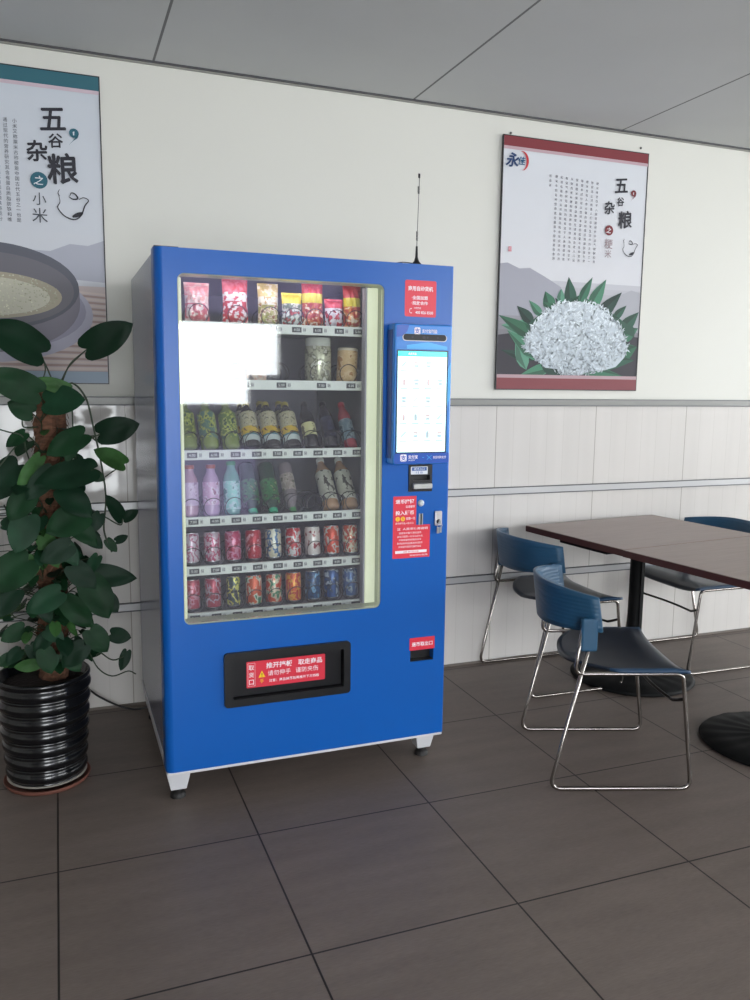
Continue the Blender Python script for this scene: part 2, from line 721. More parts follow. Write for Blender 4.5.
def teapot(b, cx, cz, s, y, col):
    """ink line drawing of a teapot"""
    def stroke(pts, w):
        pts = spline([(p[0], 0, p[1]) for p in pts], 6)
        N = len(pts)
        for i in range(N - 1):
            a, c = pts[i], pts[i + 1]
            d = (c - a)
            if d.length < 1e-6:
                continue
            d.normalize()
            n_ = Vector((-d.z, 0, d.x))
            w0 = w * (0.35 + 0.65 * math.sin(PI * (i + 0.5) / N))
            q = [a + n_ * w0, c + n_ * w0, c - n_ * w0, a - n_ * w0]
            b.poly_xz([(cx + s * k.x, cz + s * k.z) for k in q], y, 0, col)
    stroke([(-0.55, 0.45), (-0.5, 0.1), (-0.62, -0.2), (-0.3, -0.6), (0.2, -0.75), (0.55, -0.5), (0.75, 0.0), (0.95, 0.3), (0.7, 0.42), (0.45, 0.3)], 0.035)
    stroke([(-0.5, 0.75), (-0.58, 0.55), (-0.5, 0.4)], 0.025)
    stroke([(0.0, 0.45), (0.1, 0.62), (0.3, 0.55), (0.4, 0.35), (0.15, 0.3), (-0.05, 0.42)], 0.04)
    stroke([(0.1, -0.62), (0.35, -0.5), (0.62, -0.38)], 0.11)


def swirl(b, cx, cz, s, y, col):
    pts = []
    n = 16
    for k in range(n):
        a = 2 * PI * k / n
        pts.append((cx + s * 0.42 * math.cos(a), cz + s * (0.3 + 0.4 * math.sin(a))))
    b.poly_xz(pts, y, 0, col)
    b.poly_xz([(cx + s * 0.42, cz + s * 0.25), (cx + s * 0.1, cz - s * 0.1), (cx - s * 0.5, cz - s * 0.8), (cx - s * 0.05, cz - s * 0.35), (cx + s * 0.3, cz - s * 0.1)], y, 0, col)
    b.poly_xz([(cx - s * 0.1, cz + s * 0.4), (cx + s * 0.05, cz + s * 0.45), (cx + s * 0.02, cz + s * 0.1), (cx - s * 0.08, cz + s * 0.1)], y - 0.0003, 0, (205, 210, 216))


def disc(b, cx, cz, r, y, col, n=20, ry=None):
    ry = ry or r
    b.poly_xz([(cx + r * math.cos(2 * PI * k / n), cz + ry * math.sin(2 * PI * k / n)) for k in range(n)], y, 0, col)


# --- right poster
X0, X1 = px(504, 138)[0], px(648, 156)[0]
Z0, Z1 = 1.424, 2.63
PW, PH = X1 - X0, Z1 - Z0
tr = sheet('wall_poster', 'dark red bordered poster of a white rice mound on green leaves', X0, X1, Z0, Z1)


def R(u, v):
    return (X0 + PW * u, Z0 + PH * v)


y = SH
b = MB()
grad(b, None, Z0, Z0 + PH * 0.22, (52, 44, 50), (78, 72, 78), X0, X1, y, 8)
grad(b, None, Z0 + PH * 0.22, Z0 + PH * 0.45, (120, 118, 124), (190, 190, 196), X0, X1, y, 10)
grad(b, None, Z0 + PH * 0.45, Z1, (208, 208, 212), (206, 209, 214), X0, X1, y, 6)
y -= 0.0004
b.poly_xz([R(0, .30), R(0, .505), R(.05, .51), R(.13, .49), R(.2, .495), R(.3, .465), R(.42, .425), R(.42, .3)], y, 0, (158, 158, 168))
b.poly_xz([R(1, .25), R(1, .42), R(.93, .43), R(.86, .41), R(.75, .38), R(.62, .3)], y, 0, (165, 165, 172))
b.poly_xz([R(0, .05), R(0, .22), R(.2, .24), R(.5, .2), R(.8, .24), R(1, .23), R(1, .05)], y - 0.0002, 0, (50, 46, 54))
# broad leaves round the mound
rnd = random.Random(4)
greens = [(38, 84, 66), (52, 108, 82), (70, 128, 100), (30, 62, 52), (92, 146, 122), (44, 96, 70)]


def leafpoly(u0, v0, u1, v1, w, col, yy):
    a, c = Vector(R(u0, v0)), Vector(R(u1, v1))
    d = c - a
    n_ = Vector((-d.y, d.x)).normalized() * w * PW
    pts = []
    for k in range(7):
        t = k / 6
        pts.append(a + d * t + n_ * math.sin(PI * min(1, t ** 0.8)) * (1 - 0.3 * t))
    for k in range(5, 0, -1):
        t = k / 6
        pts.append(a + d * t - n_ * math.sin(PI * min(1, t ** 0.8)) * (1 - 0.3 * t))
    b.poly_xz([(p.x, p.y) for p in pts], yy, 0, col)
    dk = tuple(int(q * 0.72) for q in col)
    b.poly_xz([(p.x, p.y) for p in [a, a + d * 0.4 + n_ * 0.9, c, a + d * 0.4 + n_ * 0.1]], yy - 0.0001, 0, dk)


cu, cv = 0.54, 0.2
i_ = 0
for (u0, v0, u1, v1, w) in [
        (.5, .34, .47, .47, .05), (.55, .36, .64, .475, .035), (.62, .33, .74, .47, .05), (.68, .3, .86, .42, .05), (.42, .36, .42, .42, .03), (.56, .36, .56, .40, .07),
        (.8, .3, .9, .365, .03), (.36, .33, .31, .405, .05), (.3, .3, .2, .365, .03), (.24, .27, .12, .34, .04), (.3, .24, .02, .26, .06), (.3, .2, .0, .3, .05),
        (.85, .24, 1.0, .34, .05), (.86, .22, 1.0, .27, .05), (.3, .12, .06, .24, .05), (.25, .12, .02, .16, .03), (.2, .08, .12, .22, .05),
        (.85, .15, 1.0, .19, .06), (.6, .12, .98, .13, .07), (.5, .1, .9, .06, .04), (.4, .1, .15, .055, .04), (.3, .1, .5, .05, .04), (.6, .1, .75, .05, .04),
        (.45, .3, .3, .36, .05), (.65, .3, .85, .31, .06), (.75, .28, .95, .25, .07), (.28, .22, .18, .3, .05), (.5, .3, .38, .38, .04), (.7, .28, .72, .36, .05)]:
    leafpoly(u0, v0, min(u1, .995), v1, w, greens[i_ % 6], y - 0.0004 - 0.0003 * (i_ % 5))
    i_ += 1
# dark stems of the wreath
b.poly_xz([R(.2, .27), R(.35, .345), R(.5, .385), R(.5, .36), R(.36, .31), R(.22, .24)], y - 0.0018, 0, (36, 74, 60))
b.poly_xz([R(.6, .38), R(.75, .33), R(.97, .27), R(.97, .23), R(.75, .28), R(.6, .35)], y - 0.0018, 0, (40, 78, 62))
# the mound
yy = y - 0.0022


def mound(t):
    """half outline: u, v of the mound edge for t 0..1 (left foot over the top to the right foot)"""
    a = PI * t
    return (.55 - .37 * math.cos(a), .17 + .20 * math.sin(a) ** 1.25)


pts = [R(*mound(k / 24)) for k in range(25)]
pts += [R(.9, .14), R(.84, .10), R(.76, .085), R(.66, .08), R(.58, .065), R(.48, .06), R(.42, .085), R(.33, .09), R(.27, .12), R(.22, .15)]
b.poly_xz(pts, yy, 0, (188, 198, 206))
for k in range(1700):
    while True:
        u, v = rnd.uniform(.17, .93), rnd.uniform(.055, .37)
        su = abs(u - .55) / .385
        if su < 1 and v < .17 + .215 * math.sqrt(1 - su * su) ** 1.25 and v > .175 - .12 * (1 - su * su):
            break
    a = rnd.uniform(0, PI)
    l, w = rnd.uniform(.010, .020), rnd.uniform(.003, .005)
    c = Vector(R(u, v))
    dx, dz = math.cos(a), math.sin(a)
    q = rnd.gauss(0, 24) + (v - .2) * 170 - 8 + 10 * math.sin(u * 40) * math.sin(v * 60)
    g = max(120, min(236, 205 + q))
    colr = (max(0, g - 10), g - 1, min(240, g + 5))
    b.poly_xz([(c.x + dx * l, c.y + dz * l), (c.x - dz * w, c.y + dx * w), (c.x - dx * l, c.y - dz * l), (c.x + dz * w, c.y - dx * w)], yy - 0.0003 - 0.0001 * (k % 5), 0, colr)
b.poly_xz([R(0, 0), R(1, 0), R(1, .046), R(0, .046)], yy - 0.001, 0, (126, 60, 66))
b.poly_xz([R(0, .046), R(1, .046), R(1, .060), R(0, .060)], yy - 0.001, 0, (176, 148, 154))
b.poly_xz([R(0, .962), R(1, .962), R(1, 1), R(0, 1)], yy - 0.001, 0, (122, 50, 56))
b.poly_xz([R(0, .950), R(1, .950), R(1, .962), R(0, .962)], yy - 0.001, 0, (186, 160, 166))
b.build('printed_sheet', paper, tr)

TEXT_R = ['粳米味甘性平入脾胃肺经补中益气健脾和胃', '除烦渴止泻痢是人们日常生活中的主食之一', '粳米含有人体必需的淀粉蛋白质脂肪维生素', '等营养成分可以提供丰富的能量与各种营养',
          '常食粳米粥能够益脾胃生津液适合老人儿童', '米粥具有补脾和胃清肺的功效米汤性味甘平', '有益气养阴润燥的功能有益于人体健康发育', '和消化液的分泌对脂肪的吸收有促进的作用', '粳米中的各种营养素含量虽不是很高但食用']
ink = (44, 44, 52)
b = MB()
yt = SH - 0.0048
for i, s_ in enumerate(TEXT_R):
    p0 = px(597 - i * 5.1, 184 - i * 0.9)
    p1 = px(592.5 - i * 4.7, 262 - i * 0.4)
    n = len(s_)
    for j, ch in enumerate(s_):
        t = j / (n - 1)
        b.text(ch, p0[0] + (p1[0] - p0[0]) * 0 - 0.0, yt, p0[1] + (p1[1] - p0[1]) * t, 0.0135, 0, (84, 84, 92), em=True)
p0 = px(550, 176)
for j, ch in enumerate('佳品米'):
    b.text(ch, p0[0], yt, p0[1] - 0.022 * j, 0.0135, 0, (84, 84, 92), em=True)


def title(kind, par):
    b = MB()
    if kind == 'R':
        L = [('五', 621, 186, 13.5, 0.1), ('谷', 620, 202, 8.5, 0.1), ('杂', 609, 208, 12.5, 0.1), ('粮', 624.5, 220, 17, 0.1)]
        k = 0.0049
        accent = (116, 44, 50)
        sub = [('粳', 608, 244, 10), ('米', 607.5, 254, 8)]
        subc = (150, 130, 134)
        disc_, dr, sw, tp, ts = (608.5, 230.5), 5.2, (633, 196), (628, 248), 9.5
    else:
        L = [('五', 52.5, 119.5, 20, 0.1), ('谷', 55.5, 141, 13, 0.1), ('杂', 37, 151, 19, 0.1), ('粮', 62.5, 169, 28, 0.1)]
        k = 0.0040
        accent = (44, 96, 112)
        sub = [('小', 39.5, 199, 12), ('米', 40, 215.5, 14)]
        subc = (70, 74, 82)
        disc_, dr, sw, tp, ts = (39, 180.5), 8, (74, 137), (70, 205), 15
    for ch, u, v, s_, sh in L:
        c = px(u, v)
        for q, (ox, oz) in enumerate(((0, 0), (0.026, 0.0), (-0.022, 0.008), (0.0, 0.028), (0.016, -0.024))):
            b.text(ch, c[0] + ox * s_ * k, yt - 0.00005 * q, c[1] + oz * s_ * k, s_ * k, 0, ink, shear=sh, rot=0.12)
    b.build('title_characters', paper, par)
    b = MB()
    c = px(*disc_)
    disc(b, c[0], c[1], dr * k, yt, accent)
    b.text('之', c[0], yt - 0.0004, c[1], dr * k * 1.1, 0, (214, 218, 222), bold=0.01, shear=0.2)
    b.build('round_stamp', paper, par)
    b = MB()
    for ch, u, v, s_ in sub:
        c = px(u, v)
        b.text(ch, c[0], yt, c[1], s_ * k, 0, subc)
    b.build('subtitle', paper, par)
    b = MB()
    c = px(*sw)
    swirl(b, c[0], c[1], 11 * k if kind == 'L' else 8 * k, yt, accent)
    b.build('swirl_mark', paper, par)
    b = MB()
    c = px(*tp)
    teapot(b, c[0], c[1], ts * k * 1.25, yt, ink)
    b.build('teapot_drawing', paper, par)


b.build('body_text', paper, tr)
title('R', tr)
# maker's mark and small seal
b = MB()
c = px(513.5, 160)
b.text('永', c[0] - 0.005, yt, c[1], 0.068, 0, (36, 62, 104), bold=0.03, shear=0.2)
c = px(521, 161)
b.text('佳', c[0] + 0.002, yt, c[1], 0.040, 0, (36, 84, 122), bold=0.02, shear=0.2)
c = px(522, 161)
arc = []
for k in range(13):
    a = math.radians(110 - 200 * k / 12)
    arc.append((c[0] + 0.036 * math.cos(a), c[1] + 0.045 * math.sin(a)))
for k in range(12, -1, -1):
    a = math.radians(110 - 200 * k / 12)
    w = 0.012 * math.sin(PI * k / 12)
    arc.append((c[0] + (0.036 - w) * math.cos(a) - 0.001, c[1] + (0.045 - w) * math.sin(a)))
for k in range(12):
    q = [arc[k], arc[k + 1], arc[24 - k], arc[25 - k]]
    b.poly_xz(q, yt, 0, (190, 54, 60))
b.build('maker_emblem', paper, tr)
b = MB()
c = px(509.5, 249)
b.poly_xz([(c[0] - .009, c[1] - .012), (c[0] + .009, c[1] - .012), (c[0] + .009, c[1] + .012), (c[0] - .009, c[1] + .012)], yt, 0, (204, 128, 138))
b.text('印', c[0], yt - 0.0003, c[1], 0.016, 0, (226, 196, 202))
b.build('seal_mark', paper, tr)
for (u, v) in ((511, 133), (641, 148)):
    c = at(u, v, WALL - 0.004)
    b = MB()
    b.lathe([(0.006, -0.004), (0.006, 0.0), (0.003, 0.003)], (0, 0, 0), 10)
    b.v = [Vector((c.x + p.x, WALL - 0.005 - p.z, c.z + p.y)) for p in b.v]
    b.build('nail', railm, tr)

# --- left poster
Z0, Z1 = 1.43, 2.637
X1 = px(98, 80)[0] + 0.001
X0 = X1 - 0.85
PW, PH = X1 - X0, Z1 - Z0
tl = sheet('wall_poster', 'teal bordered poster of a grey bowl of millet, above the potted climbing plant', X0, X1, Z0, Z1)
b = MB()
y = SH
hz = px(60, 285)[1]
grad(b, None, hz, Z1, (202, 204, 210), (196, 202, 210), X0, X1, y, 8)
b.poly_xz([(X0, Z0), (X1, Z0), (X1, hz), (X0, hz)], y, 0, (196, 182, 180))
b.poly_xz([(X0, hz), (X0, hz + .14), px(50, 251), px(70, 244), px(88, 246), (X1, px(103, 241)[1]), (X1, px(105, 283)[1]), px(78, 280)], y - 0.0004, 0, (170, 172, 184))
# slatted mat seen in perspective
for k in range(26):
    t = k / 25.0
    v = 280 + 92 * t
    p0 = px(80, v - 6)
    z_ = p0[1]
    col = (168, 146, 142) if k % 2 else (206, 192, 186)
    b.poly_xz([(X0, z_ - 0.02), (X1 - 0.001, z_ - 0.055 * (1 - t) - .02), (X1 - 0.001, z_ - 0.055 * (1 - t) - .028), (X0, z_ - 0.035)], y - 0.0005, 0, col)


def ell(cu_, cv_, au, av, n=40, a0=0, a1=360):
    c = px(cu_, cv_)
    ax = (px(cu_ + au, cv_)[0] - c[0])
    az = (c[1] - px(cu_, cv_ + av)[1])
    return [(max(X0 + 0.001, c[0] + ax * math.cos(math.radians(a0 + (a1 - a0) * k / n))), c[1] + az * math.sin(math.radians(a0 + (a1 - a0) * k / n))) for k in range(n + 1)][:-1 if a1 - a0 >= 360 else None]


b.poly_xz(ell(-14, 312, 107, 50), y - 0.0008, 0, (176, 174, 190))          # saucer
b.poly_xz(ell(-14, 308, 100, 42), y - 0.0010, 0, (150, 148, 166))
lo = ell(-14, 300, 94, 52, 24, 180, 360)
hi = ell(-14, 285, 93, 44, 24, 0, 180)
b.poly_xz(lo + hi, y - 0.0013, 0, (122, 118, 130))                          # bowl wall
b.poly_xz(ell(-14, 285, 93, 44), y - 0.0016, 0, (92, 94, 104))             # inside
b.poly_xz(ell(-14, 288, 88, 37), y - 0.0018, 0, (108, 106, 114))
b.poly_xz(ell(-18, 294, 80, 24), y - 0.0020, 0, (168, 160, 140))           # millet
b.poly_xz(ell(-22, 295, 72, 20), y - 0.0022, 0, (198, 196, 178))
for k in range(900):
    u, v = rnd.uniform(-95, 58), rnd.uniform(272, 318)
    if ((u + 18) / 78) ** 2 + ((v - 295) / 22) ** 2 > 1:
        continue
    c = px(u, v)
    if c[0] < X0 + .01:
        continue
    g = rnd.gauss(200, 16) - 0.5 * max(0, u)
    g = max(110, min(230, g))
    r_ = 0.0035
    b.poly_xz([(c[0] - r_, c[1]), (c[0], c[1] - r_), (c[0] + r_, c[1]), (c[0], c[1] + r_)], y - 0.0025 - 0.0001 * (k % 4), 0, (g, g, g - 24))
# borders
zt = px(50, 75)[1]
b.poly_xz([(X0, Z0), (X1, Z0), (X1, Z0 + .047), (X0, Z0 + .047)], y - 0.003, 0, (150, 166, 182))
b.poly_xz([(X0, Z1 - .052), (X1, Z1 - .052), (X1, Z1), (X0, Z1)], y - 0.003, 0, (52, 100, 112))
b.poly_xz([(X0, Z1 - .066), (X1, Z1 - .066), (X1, Z1 - .052), (X0, Z1 - .052)], y - 0.003, 0, (196, 178, 188))
b.build('printed_sheet', paper, tl)
b = MB()
TEXT_L = ['小米又称粟米古称稷是中国古代五谷之一也是', '通过现代的营养研究其含有蛋白质脂肪铁和维', '生素每百克小米含多种氨基酸和钙磷铁等成分', '对老弱病人及产妇最为适宜有滋阴养血的功效', '小米粥有代参汤之美称常食可健胃除湿安眠', '春夏秋冬皆宜食用营养丰富口感香甜']
for i, s_ in enumerate(TEXT_L):
    c0 = px(14.5 - i * 9.5, 121 - i * 1.2)
    for j, ch in enumerate(s_):
        b.text(ch, c0[0], yt, c0[1] - j * 0.0196, 0.0155, 0, (84, 86, 94), em=True)
b.build('body_text', paper, tl)
title('L', tl)

# ------------------------------------------------------------------ vending machine
FX0, FX1, FY, FZ0, FZ1 = 0.297, 1.325, 2.68, 0.132, 1.852
VM = thing('vending_machine', 'tall blue snack and drink vending machine with a lit glass front', 'vending machine', (0.81, 3.12, 0))
blue = mat('blue_enamel', '0557ab', rough=0.30, spec=0.4, vary=0.02, vscale=3)
grey = mat('grey_side_enamel', '747890', rough=0.22, spec=0.6)
whitem = mat('white_enamel', 'cfcfd2', rough=0.35)
black = mat('black_plastic', '0e0f12', rough=0.35)
chrome = mat('chrome', 'a09a95', rough=0.16, metal=1.0)
steel = mat('brushed_steel', 'a9abae', rough=0.3, metal=0.9)
red = mat('red_sticker', 'd92f43', rough=0.4)
whitei = mat('white_ink', 'f2e9ee', rough=0.5)
yel = mat('yellow_ink', 'f2c21c', rough=0.5)

# cabinet
b = MB()
b.box((0.303, 2.765, 0.150), (0.335, 3.56, 1.846))
b.box((1.075, 2.765, 0.150), (1.319, 3.56, 1.846))
b.box((0.335, 3.50, 0.150), (1.075, 3.56, 1.846))
b.box((0.335, 2.765, 1.800), (1.075, 3.50, 1.846))
b.box((0.335, 2.765, 0.150), (1.075, 3.50, 0.585))
b.build('cabinet', grey, VM)
inner = mat('inner_lining', '6a6878', rough=0.5)
b = MB()
b.box((0.335, 2.80, 0.585), (0.339, 3.50, 1.800))
b.box((1.071, 2.80, 0.585), (1.075, 3.50, 1.800))
b.box((0.339, 3.494, 0.585), (1.071, 3.50, 1.800))
b.box((0.339, 2.80, 1.794), (1.071, 3.494, 1.800))
b.box((0.339, 2.80, 0.585), (1.071, 3.494, 0.590))
b.build('inner_lining', inner, VM)
b = MB()
b.box((0.300, 2.755, 0.118), (1.322, 3.56, 0.150))
b.box((0.300, 2.684, 0.120), (1.322, 2.755, 0.1315))
b.build('base_rail', whitem, VM, bevel=0.002)
# hinge strip on the top left
b = MB()
b.box((0.300, 2.70, 1.8525), (0.375, 2.78, 1.857))
b.build('hinge_plate', black, VM)

# door with its openings
WIN = (0.366, 0.641, 1.062, 1.776)
DIS = (0.506, 0.352, 0.934, 0.520)
BIL = (1.163, 1.058, 1.256, 1.156)
RET = (1.183, 0.423, 1.277, 0.466)
b = MB()
rd = 0.026
plate(b, [(FX0 + rd, FZ0), (FX1 - 0.008, FZ0), (FX1 - 0.008, FZ1), (FX0 + rd, FZ1)],
      [rrect(*WIN, 0.022), rrect(*DIS, 0.008), rrect(*BIL, 0.002, 2), rrect(*RET, 0.002, 2)], FY, FY + 0.078)
for (cx, sx, r_) in ((FX0 + rd, -1, rd), (FX1 - 0.008, 1, 0.008)):
    prof = [(cx + sx * r_ * math.sin(a), FY + r_ - r_ * math.cos(a)) for a in [PI / 2 * k / 6 for k in range(7)]]
    prof += [(cx + sx * r_, FY + 0.078), (cx, FY + 0.078)]
    n = len(prof)
    b.add([(x, y_, FZ0) for x, y_ in prof] + [(x, y_, FZ1) for x, y_ in prof], [(i, (i + 1) % n, (i + 1) % n + n, i + n) for i in range(n - 1)], 0, True)
    b.add([(x, y_, FZ0) for x, y_ in prof], [tuple(range(n))], 0)
    b.add([(x, y_, FZ1) for x, y_ in prof], [tuple(range(n))], 0)
door = b.build('door', blue, VM)

b = MB()
plate(b, rrect(WIN[0] + .001, WIN[1] + .001, WIN[2] - .001, WIN[3] - .001, 0.021), [rrect(WIN[0] + 0.0025, WIN[1] + 0.0025, WIN[2] - 0.0025, WIN[3] - 0.0025, 0.020)], FY + 0.002, FY + 0.076)
b.build('window_gasket', mat('pale_gasket', 'b4bba4', rough=0.5), door)
b = MB()
b.box((WIN[0] - 0.004 + 0.006, FY + 0.012, WIN[1] + 0.004), (WIN[2] - 0.004, FY + 0.017, WIN[3] - 0.004))
b.build('glass_pane', glass_material(), door)

# light columns inside the door
lc = mat('light_cover', 'c8ccb0', rough=0.5, emit='dfe4c4', estr=0.42)
for (x0, x1) in ((1.016, 1.056), (0.374, 0.384)):
    b = MB()
    b.box((x0, 2.722, 0.650), (x1, 2.752, 1.768), 0, bev=0.004)
    b.box((x0 - 0.006, 2.724, 0.650), (x0, 2.758, 1.768), 1)
    b.build('light_column', [lc, mat('light_trim', '8e8e96', rough=0.4)], VM)
b = MB()
b.box((0.40, 2.77, 1.782), (1.0, 2.80, 1.792), 0)
b.build('light_strip', mat('tube_light', 'ffffff', emit='fdf2ff', estr=9.0), VM)

# shelves, price rails, coils
ROWZ = [1.622, 1.432, 1.194, 0.966, 0.794, 0.629]
COLX = [0.420 + 0.0738 * i for i in range(9)]
COLX5 = [0.455, 0.585, 0.700, 0.785, 0.861, 0.940, 1.010]
COLX2 = [0.47, 0.60, 0.73, 0.875, 0.985]
railw = mat('price_rail_white', 'dadfda', rough=0.45)
tagd = mat('price_tag_dark', '3a3b42', rough=0.5)
taglight = mat('slot_number_white', 'b4b8b8', rough=0.5)
wire = mat('coil_wire', '2c2a30', rough=0.3, metal=0.8)
tray = mat('tray_grey', '5e5c68', rough=0.45, metal=0.2)
tagmesh = None
for ri, z in enumerate(ROWZ):
    b = MB()
    b.box((0.341, 2.812, z + 0.004), (1.012 if False else 1.069, 3.40, z + 0.008))
    b.box((0.341, 2.812, z - 0.012), (0.345, 3.40, z + 0.03))
    sh = b.build('shelf', tray, VM)
    b = MB()
    b.box((0.345, 2.800, z - 0.0165), (1.041, 2.812, z + 0.0165), 0, bev=0.0015)
    rl = b.build('price_rail', railw, sh)
    cols = COLX5 if ri == 0 else (COLX2 if ri == 1 else COLX)
    r_ = 0.033
    for ci, x in enumerate(cols):
        b = MB()
        wx = 0.017
        b.box((x - wx, 2.7985, z - 0.009), (x + wx, 2.7998, z + 0.009), 0)
        b.text('%d.00' % (3 + (ci * 7 + ri * 3) % 5), x, 2.7980, z, 0.009, 1)
        b.build('price_tag', [tagd, railw], rl)
        b = MB()
        b.box((x + 0.0225, 2.7985, z - 0.007), (x + 0.0325, 2.7998, z + 0.007), 1)
        b.text('%d%d' % (ri + 1, ci + 1), x + 0.0275, 2.7980, z, 0.008, 0)
        b.build('slot_number', [tagd, taglight], rl)
        # coil
        cz = z + 0.010 + r_
        yy0 = 2.826
        pitch = 0.075
        turns = 3.0
        pts = []
        n = int(turns * 18)
        for k in range(n + 1):
            a = 2 * PI * k / 18 - PI * 0.5
            pts.append((x + r_ * math.cos(a), yy0 + pitch * max(0.0, k / 18.0 - 0.85), cz + r_ * math.sin(a)))
        if (ri, ci) not in ((4, 99),):
            c_ = MB()
            c_.tube(pts, 0.0016, 5)
            c_.build('spiral_coil', wire, sh)

# collection flap
b = MB()
plate(b, rrect(0.494, 0.340, 0.946, 0.532, 0.014), [rrect(0.524, 0.366, 0.921, 0.505, 0.004, 2)], FY - 0.012, FY + 0.03)
fr = b.build('flap_surround', black, door, bevel=0.002)
b = MB()
b.box((0.527, FY + 0.012, 0.369), (0.918, FY + 0.020, 0.503))
fl = b.build('flap', mat('black_flap', '111216', rough=0.3), door)
b = MB()
b.poly_xz(rrect(0.574, 0.394, 0.857, 0.488, 0.004, 3), FY + 0.0112, 0)
ys = FY + 0.0106
b.text('推开挡板', 0.690, ys, 0.468, 0.021, 1, bold=0.02, width=0.094)
b.text('取走商品', 0.802, ys, 0.468, 0.021, 1, bold=0.02, width=0.088)
b.text('请勿伸手', 0.690, ys, 0.440, 0.019, 1, width=0.082)
b.text('谨防夹伤', 0.790, ys, 0.440, 0.019, 1, width=0.082)
b.text('注意：商品掉落后再推开下方挡板', 0.744, ys, 0.413, 0.011, 1, bold=0.01, width=0.182)
for k, ch in enumerate('取货口'):
    b.text(ch, 0.591, ys, 0.466 - 0.026 * k, 0.018, 1, bold=0.01)
for (xa, xb) in ((0.5785, 0.5793), (0.6035, 0.6043)):
    b.poly_xz([(xa, 0.400), (xb, 0.400), (xb, 0.482), (xa, 0.482)], ys, 1)
for (za, zb) in ((0.400, 0.4008), (0.4812, 0.482)):
    b.poly_xz([(0.5785, za), (0.6043, za), (0.6043, zb), (0.5785, zb)], ys, 1)
b.poly_xz([(0.616, 0.428), (0.640, 0.428), (0.628, 0.452)], ys, 2)
b.text('!', 0.628, ys - 0.0004, 0.437, 0.013, 3, bold=0.02)
b.text('手', 0.628, ys, 0.415, 0.014, 2)
b.build('flap_sticker', [red, whitei, yel, black], fl)

# banknote slot, coin slot, button, lock, change tray
b = MB()
plate(b, rrect(BIL[0] + .001, BIL[1] + .001, BIL[2] - .001, BIL[3] - .001, 0.002, 2), [rrect(1.178, 1.100, 1.246, 1.118, 0.001, 1)], FY - 0.004, FY + 0.03)
b.box((1.176, FY + 0.02, 1.099), (1.248, FY + 0.024, 1.119))
bn = b.build('banknote_unit', black, door)
b = MB()
b.box((1.177, FY - 0.020, 1.070), (1.250, FY - 0.004, 1.088), 0, bev=0.003)
b.build('banknote_lip', mat('pale_grey_plastic', 'b7b8b4', rough=0.4), bn)
b = MB()
b.poly_xz(rrect(1.170, 1.121, 1.236, 1.149, 0.002, 2), FY - 0.0052, 0)
b.poly_xz(rrect(1.174, 1.134, 1.232, 1.147, 0.001, 1), FY - 0.0056, 1)
b.text('纸币入口', 1.203, FY - 0.0060, 1.1405, 0.010, 0, bold=0.01)
b.text('1 5 10', 1.203, FY - 0.0056, 1.1275, 0.008, 1, bold=0.02)
b.build('banknote_label', [mat('label_white', 'd8dce2', rough=0.5), mat('label_blue', '3a5f9e', rough=0.5)], bn)


def flat_part(mb_, axis_pt):
    """turn a lathe built round z into one facing -y at a point"""
    mb_.v = [Vector((axis_pt[0] + p.x, axis_pt[1] - p.z, axis_pt[2] + p.y)) for p in mb_.v]
    return mb_


b = MB()
b.lathe([(0.012, 0), (0.012, 0.003), (0.009, 0.004), (0.009, 0.008), (0.006, 0.010)], n=20)
flat_part(b, (1.214, FY, 1.016)).build('return_button', mat('button_white', 'c9d3d8', rough=0.3), door)
b = MB()
b.box((1.206, FY - 0.004, 0.936), (1.212, FY, 0.978), 0, bev=0.001)
b.box((1.218, FY - 0.004, 0.936), (1.222, FY, 0.978), 0, bev=0.001)
b.box((1.212, FY - 0.0015, 0.938), (1.218, FY, 0.976), 1)
b.build('coin_slot', [steel, black], door)
b = MB()
b.box((1.268, FY - 0.010, 0.931), (1.296, FY, 0.985), 0, bev=0.003)
lk = b.build('lock_handle', mat('lock_silver', 'c9c6c8', rough=0.3, metal=0.5), door)
b = MB()
b.lathe([(0.008, 0.0), (0.008, 0.004), (0.004, 0.005)], n=14)
flat_part(b, (1.281, FY - 0.010, 0.947)).build('key_barrel', wire, lk)
b = MB()
b.box((1.277, FY - 0.026, 0.941), (1.285, FY - 0.014, 0.953), 0, bev=0.001)
b.tube([(1.281 + 0.010 * math.cos(a), FY - 0.020, 0.934 + 0.010 * math.sin(a)) for a in [2 * PI * k / 14 for k in range(14)]], 0.0012, 5, closed=True)
b.box((1.270, FY - 0.022, 0.905), (1.280, FY - 0.020, 0.928), 0)
b.box((1.281, FY - 0.024, 0.908), (1.288, FY - 0.022, 0.930), 0)
b.build('keys', steel, lk)
b = MB()
b.box((RET[0] + .001, FY + 0.03, RET[1] + .001), (RET[2] - .001, FY + 0.04, RET[3] - .001))
b.box((RET[0] + .001, FY + 0.002, RET[1] + .001), (RET[2] - .001, FY + 0.03, RET[1] + 0.004))
b.build('change_tray', black, door)

# stickers
b = MB()
b.poly_xz(rrect(1.179, 0.4665, 1.281, 0.514, 0.003, 2), FY - 0.0006, 0)
b.text('退币取出口', 1.230, FY - 0.0011, 0.489, 0.017, 1, bold=0.02, width=0.084)
b.build('sticker', [red, whitei], door)
b = MB()
b.poly_xz(rrect(1.138, 1.673, 1.257, 1.797, 0.006, 3), FY - 0.0006, 0)
ys = FY - 0.0011
b.text('商用自动货机', 1.197, ys, 1.769, 0.017, 1, bold=0.02, width=0.094)
b.text('·全国加盟', 1.194, ys, 1.738, 0.013, 1, bold=0.02, width=0.062)
b.text('·投放合作', 1.194, ys, 1.720, 0.013, 1, bold=0.02, width=0.062)
b.text('加盟热线', 1.186, ys, 1.703, 0.007, 1, width=0.026)
b.text('400 826 8508', 1.212, ys, 1.688, 0.010, 1, bold=0.015, width=0.068)
b.text('C', 1.160, ys, 1.693, 0.018, 1, width=0.010)
